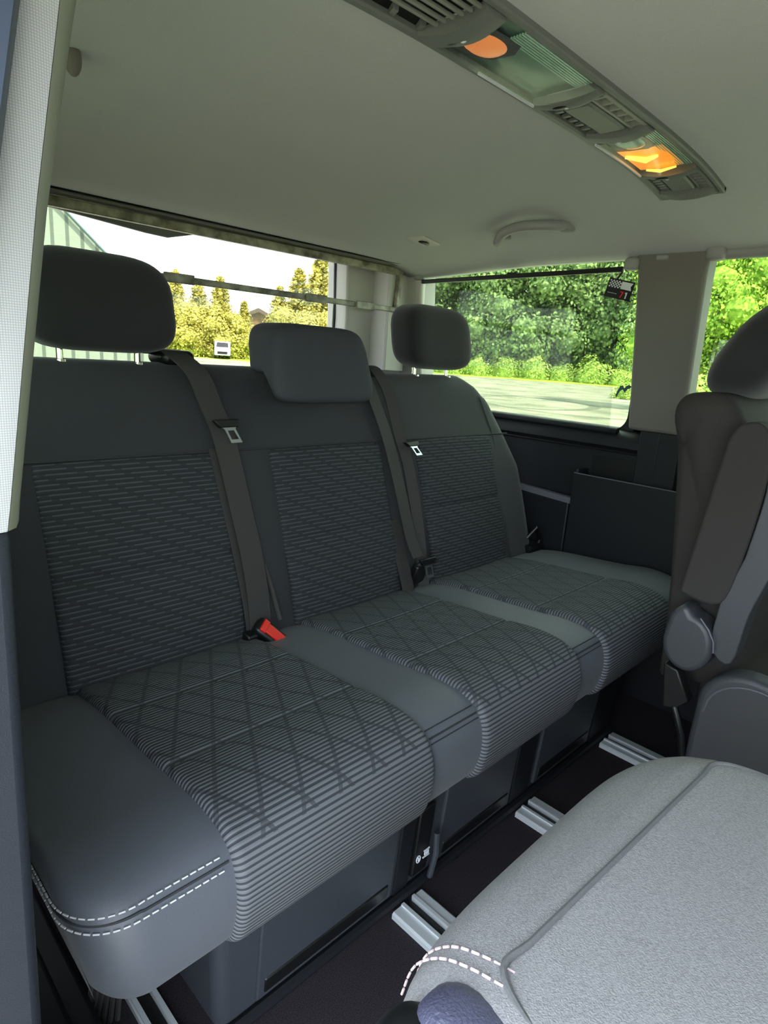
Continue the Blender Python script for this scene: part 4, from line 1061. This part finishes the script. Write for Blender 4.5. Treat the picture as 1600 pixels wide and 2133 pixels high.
BU = [proto('bush', s_, 2400, .09, 1.9, 3.6, 'leafD', None, 0) for s_ in (9, 10)]
GB = [proto('broad', s_, 12000, .11, 5.0, 4.4, 'leafE', 'bark', .10) for s_ in (11, 12)]
def plant(name, pr, az, r, label, cat, group=None, s_=1.0, sz=None, rot=None, dz=0):
    x = r * math.cos(math.radians(az)); y = r * math.sin(math.radians(az))
    if pr[1] is None:
        o = bpy.data.objects.new(name, pr[0]); COL.objects.link(o)
    else:
        o = bpy.data.objects.new(name, None); COL.objects.link(o)
        f = bpy.data.objects.new('foliage', pr[0]); COL.objects.link(f); f.parent = o
        t = bpy.data.objects.new('trunk', pr[1]); COL.objects.link(t); t.parent = o
    o.location = (x, y, gz(x, y) + dz); o.rotation_euler = (0, 0, rot if rot is not None else random.random() * 6.28); o.scale = (s_, s_, sz or s_)
    tag(o, label, cat, group); return o
k = 0
for az in np.arange(14, 46, 3.1):
    plant('broadleaf_tree', BR[k % 3], az + random.uniform(-.6, .6), 60 + random.uniform(-2, 3), 'tall leafy green tree in the wood beyond the far side windows', 'tree', 'trees of the wood beyond the far side windows', random.uniform(.95, 1.15)); k += 1
for az in np.arange(15.5, 47, 2.6):
    plant('broadleaf_tree', BR[k % 3], az, 66, 'tall leafy green tree in the wood beyond the far side windows', 'tree', 'trees of the wood beyond the far side windows', random.uniform(1.1, 1.3)); k += 1
for az in np.arange(22, 47, 2.5):
    plant('bush', BU[k % 2], az, 56 + random.uniform(-1, 1), 'low bright green bush at the foot of the wood beyond the far side window', 'bush', 'bushes along the edge of the gravel yard', random.uniform(.7, 1.1)); k += 1
for az in (13.0, 15.6, 18.2, 20.6):
    plant('birch_tree', BI[k % 2], az, 27 + random.uniform(-1, 1), 'sunlit yellow-green birch filling the window at the right edge', 'tree', 'birches outside the window at the right edge', random.uniform(.95, 1.1)); k += 1
for az in (12.5, 14.5, 16.8, 19.0):
    plant('bush', BU[k % 2], az, 24, 'sunlit yellow-green bush low in the window at the right edge', 'bush', 'bushes outside the window at the right edge', .9); k += 1
plant('bush', BU[0], 23.6, 34, 'reddish green bush behind the lower right corner of the far side window', 'bush', None, .55)
# conifers and golden-green hedge trees seen through the rear window
cz_list = [(63.2, 60, .86, 'spruce tree just right of the near headrest in the rear window'), (61.4, 61, .80, 'spruce tree in the rear window, second to the right of the near headrest'), (59.6, 60, .84, 'spruce tree in the rear window, third to the right of the near headrest'), (57.6, 62, .62, 'low spruce tree left of the wooden house in the rear window'),
           (54.6, 60, .80, 'spruce tree right of the wooden house in the rear window'), (53.0, 60, 1.0, 'second spruce tree right of the wooden house in the rear window'), (51.2, 58, 1.14, 'tallest spruce tree in the rear window, near its right edge'), (49.6, 59, 1.0, 'spruce tree at the right edge of the rear window'), (48.2, 60, 1.05, 'spruce tree partly hidden by the right edge of the rear window'), (65.3, 60, .84, 'spruce tree hidden mostly by the near headrest')]
for i, (az, r, s_, lab) in enumerate(cz_list): plant('spruce_tree', CO[i % 3], az, r, lab, 'tree', None, s_ * 1.35, s_ * 1.02)
for az in (67, 64.3, 62.3, 60.4, 58.6, 54.2, 52.2, 50.4, 48.6):
    plant('leafy_tree', GB[k % 2], az, 55 + random.uniform(-1, 1), 'low golden-green leafy tree in front of the spruces behind the rear window', 'tree', 'golden-green trees in front of the spruces', random.uniform(.8, 1.0), random.uniform(.68, .86)); k += 1
# wooden house among the trees
def frame_at(az, r):
    a = math.radians(az); return Vector((r * math.cos(a), r * math.sin(a), gz(r * math.cos(a), r * math.sin(a)))), Vector((-math.sin(a), math.cos(a), 0)), Vector((math.cos(a), math.sin(a), 0))
P0, L_, D_ = frame_at(56.4, 70)
hs = thing('wooden_house', 'brown wooden house half hidden between the trees in the rear window', 'house', P0)
def lb(mb, a0, a1, d0, d1, z0, z1): mb.hexa([P0 + L_ * a + D_ * d + Vector((0, 0, z)) for z in (z0, z1) for a, d in ((a0, d0), (a1, d0), (a1, d1), (a0, d1))])
MT['wood'] = mat('brown boards', (120, 84, 52), .8, noise=.2, nscale=3); MT['roof'] = mat('brown roof', (88, 70, 58), .8)
mb = MB(); lb(mb, -3, 3, 0, 5, 0, 3.3); mb.prism([P0 + L_ * a + Vector((0, 0, z)) for a, z in ((-3, 3.3), (3, 3.3), (0, 4.6))], D_ * 5); link('wall', mb, 'wood', hs, smooth=False)
mb = MB(); mb.prism([P0 + L_ * a + D_ * -.5 + Vector((0, 0, z)) for a, z in ((-3.6, 3.2), (0, 4.9), (3.6, 3.2), (3.4, 2.95), (0, 4.5), (-3.4, 2.95))], D_ * 6); link('roof', mb, 'roof', hs, smooth=False)
mb = MB(); lb(mb, -3.2, 3.2, -.5, -.4, 1.9, 2.1); lb(mb, -3.2, 3.2, -.5, -.4, 2.5, 2.62); link('balcony', mb, 'roof', hs, smooth=False)
# pale ribbed building at the upper left
P0, L_, D_ = frame_at(72, 20)
bd = thing('ribbed_building', 'pale green ribbed metal building at the upper left of the rear window', 'building', P0)
m = mat('ribbed metal cladding', (176, 190, 168), .6); nt = m.node_tree; h_ = NT(m); b_ = nt.nodes['Principled BSDF']
tc = nt.nodes.new('ShaderNodeTexCoord'); sp_ = nt.nodes.new('ShaderNodeSeparateXYZ'); nt.links.new(tc.outputs['Object'], sp_.inputs[0])
g = h_.m('GREATER_THAN', h_.m('FRACT', h_.m('MULTIPLY', h_.m('SUBTRACT', sp_.outputs[1], h_.m('MULTIPLY', sp_.outputs[0], 2.9)), .9)), .25)
mx = nt.nodes.new('ShaderNodeMix'); mx.data_type = 'RGBA'; nt.links.new(g, mx.inputs[0]); mx.inputs[6].default_value = (*lin((84, 98, 82)), 1); mx.inputs[7].default_value = (*lin((128, 142, 122)), 1); nt.links.new(mx.outputs[2], b_.inputs['Base Color'])
mb = MB(); 
pts = [P0 + L_ * a + Vector((0, 0, z)) for a, z in ((-2.6, 0), (-2.6, 2.3), (-.25, 4.62), (1.1, 5.9), (9, 5.9), (9, 0))]
mb.prism(pts, D_ * 8); link('wall', mb, m, bd, smooth=False)
mb = MB(); mb.tube([p_ - D_ * .1 for p_ in pts[1:5]], .04, 6); link('roof_edge', mb, 'reflector', bd)
# parked van and little cars in the yard behind
def car(az, r, lab, white=True, s_=1.0):
    P, D, L = frame_at(az, r); t = thing('parked_car', lab, 'car', P)
    def q(a, d, z): return P + (L * a + D * d) * s_ + Vector((0, 0, z * s_))
    mb = MB(); side = [(-2.1, .35), (-2.1, .95), (-1.5, 1.15), (-.9, 1.75), (.9, 1.8), (1.6, 1.2), (2.1, 1.05), (2.15, .35)]
    mb.prism([q(a, -.8, z) for a, z in side], D * 1.6 * s_); link('car_body', mb, 'white', t, bevel=.05)
    mb = MB(); mb.prism([q(a, -.82, z) for a, z in ((-1.3, 1.15), (-.8, 1.65), (.8, 1.68), (1.35, 1.2))], D * 1.64 * s_); link('car_windows', mb, 'black', t)
    mb = MB(); mb.prism([q(-1.46, -.62, 1.22), q(-1.46, .62, 1.22), q(-1.02, .55, 1.66), q(-1.02, -.55, 1.66)], -L * .04); mb.prism([q(-2.12, -.5, .5), q(-2.12, .5, .5), q(-2.12, .5, .75), q(-2.12, -.5, .75)], -L * .04); link('windscreen', mb, 'black', t)
    for a in (-1.3, 1.3):
        for d in (-.8, .65):
            mb = MB(); mb.tube([q(a, d, .34), q(a, d + .18, .34)], .34 * s_, 14); link('wheel', mb, 'black', t)
car(59.4, 53, 'small white car parked nose-on below the trees, seen between the left and middle headrests', s_=.75)
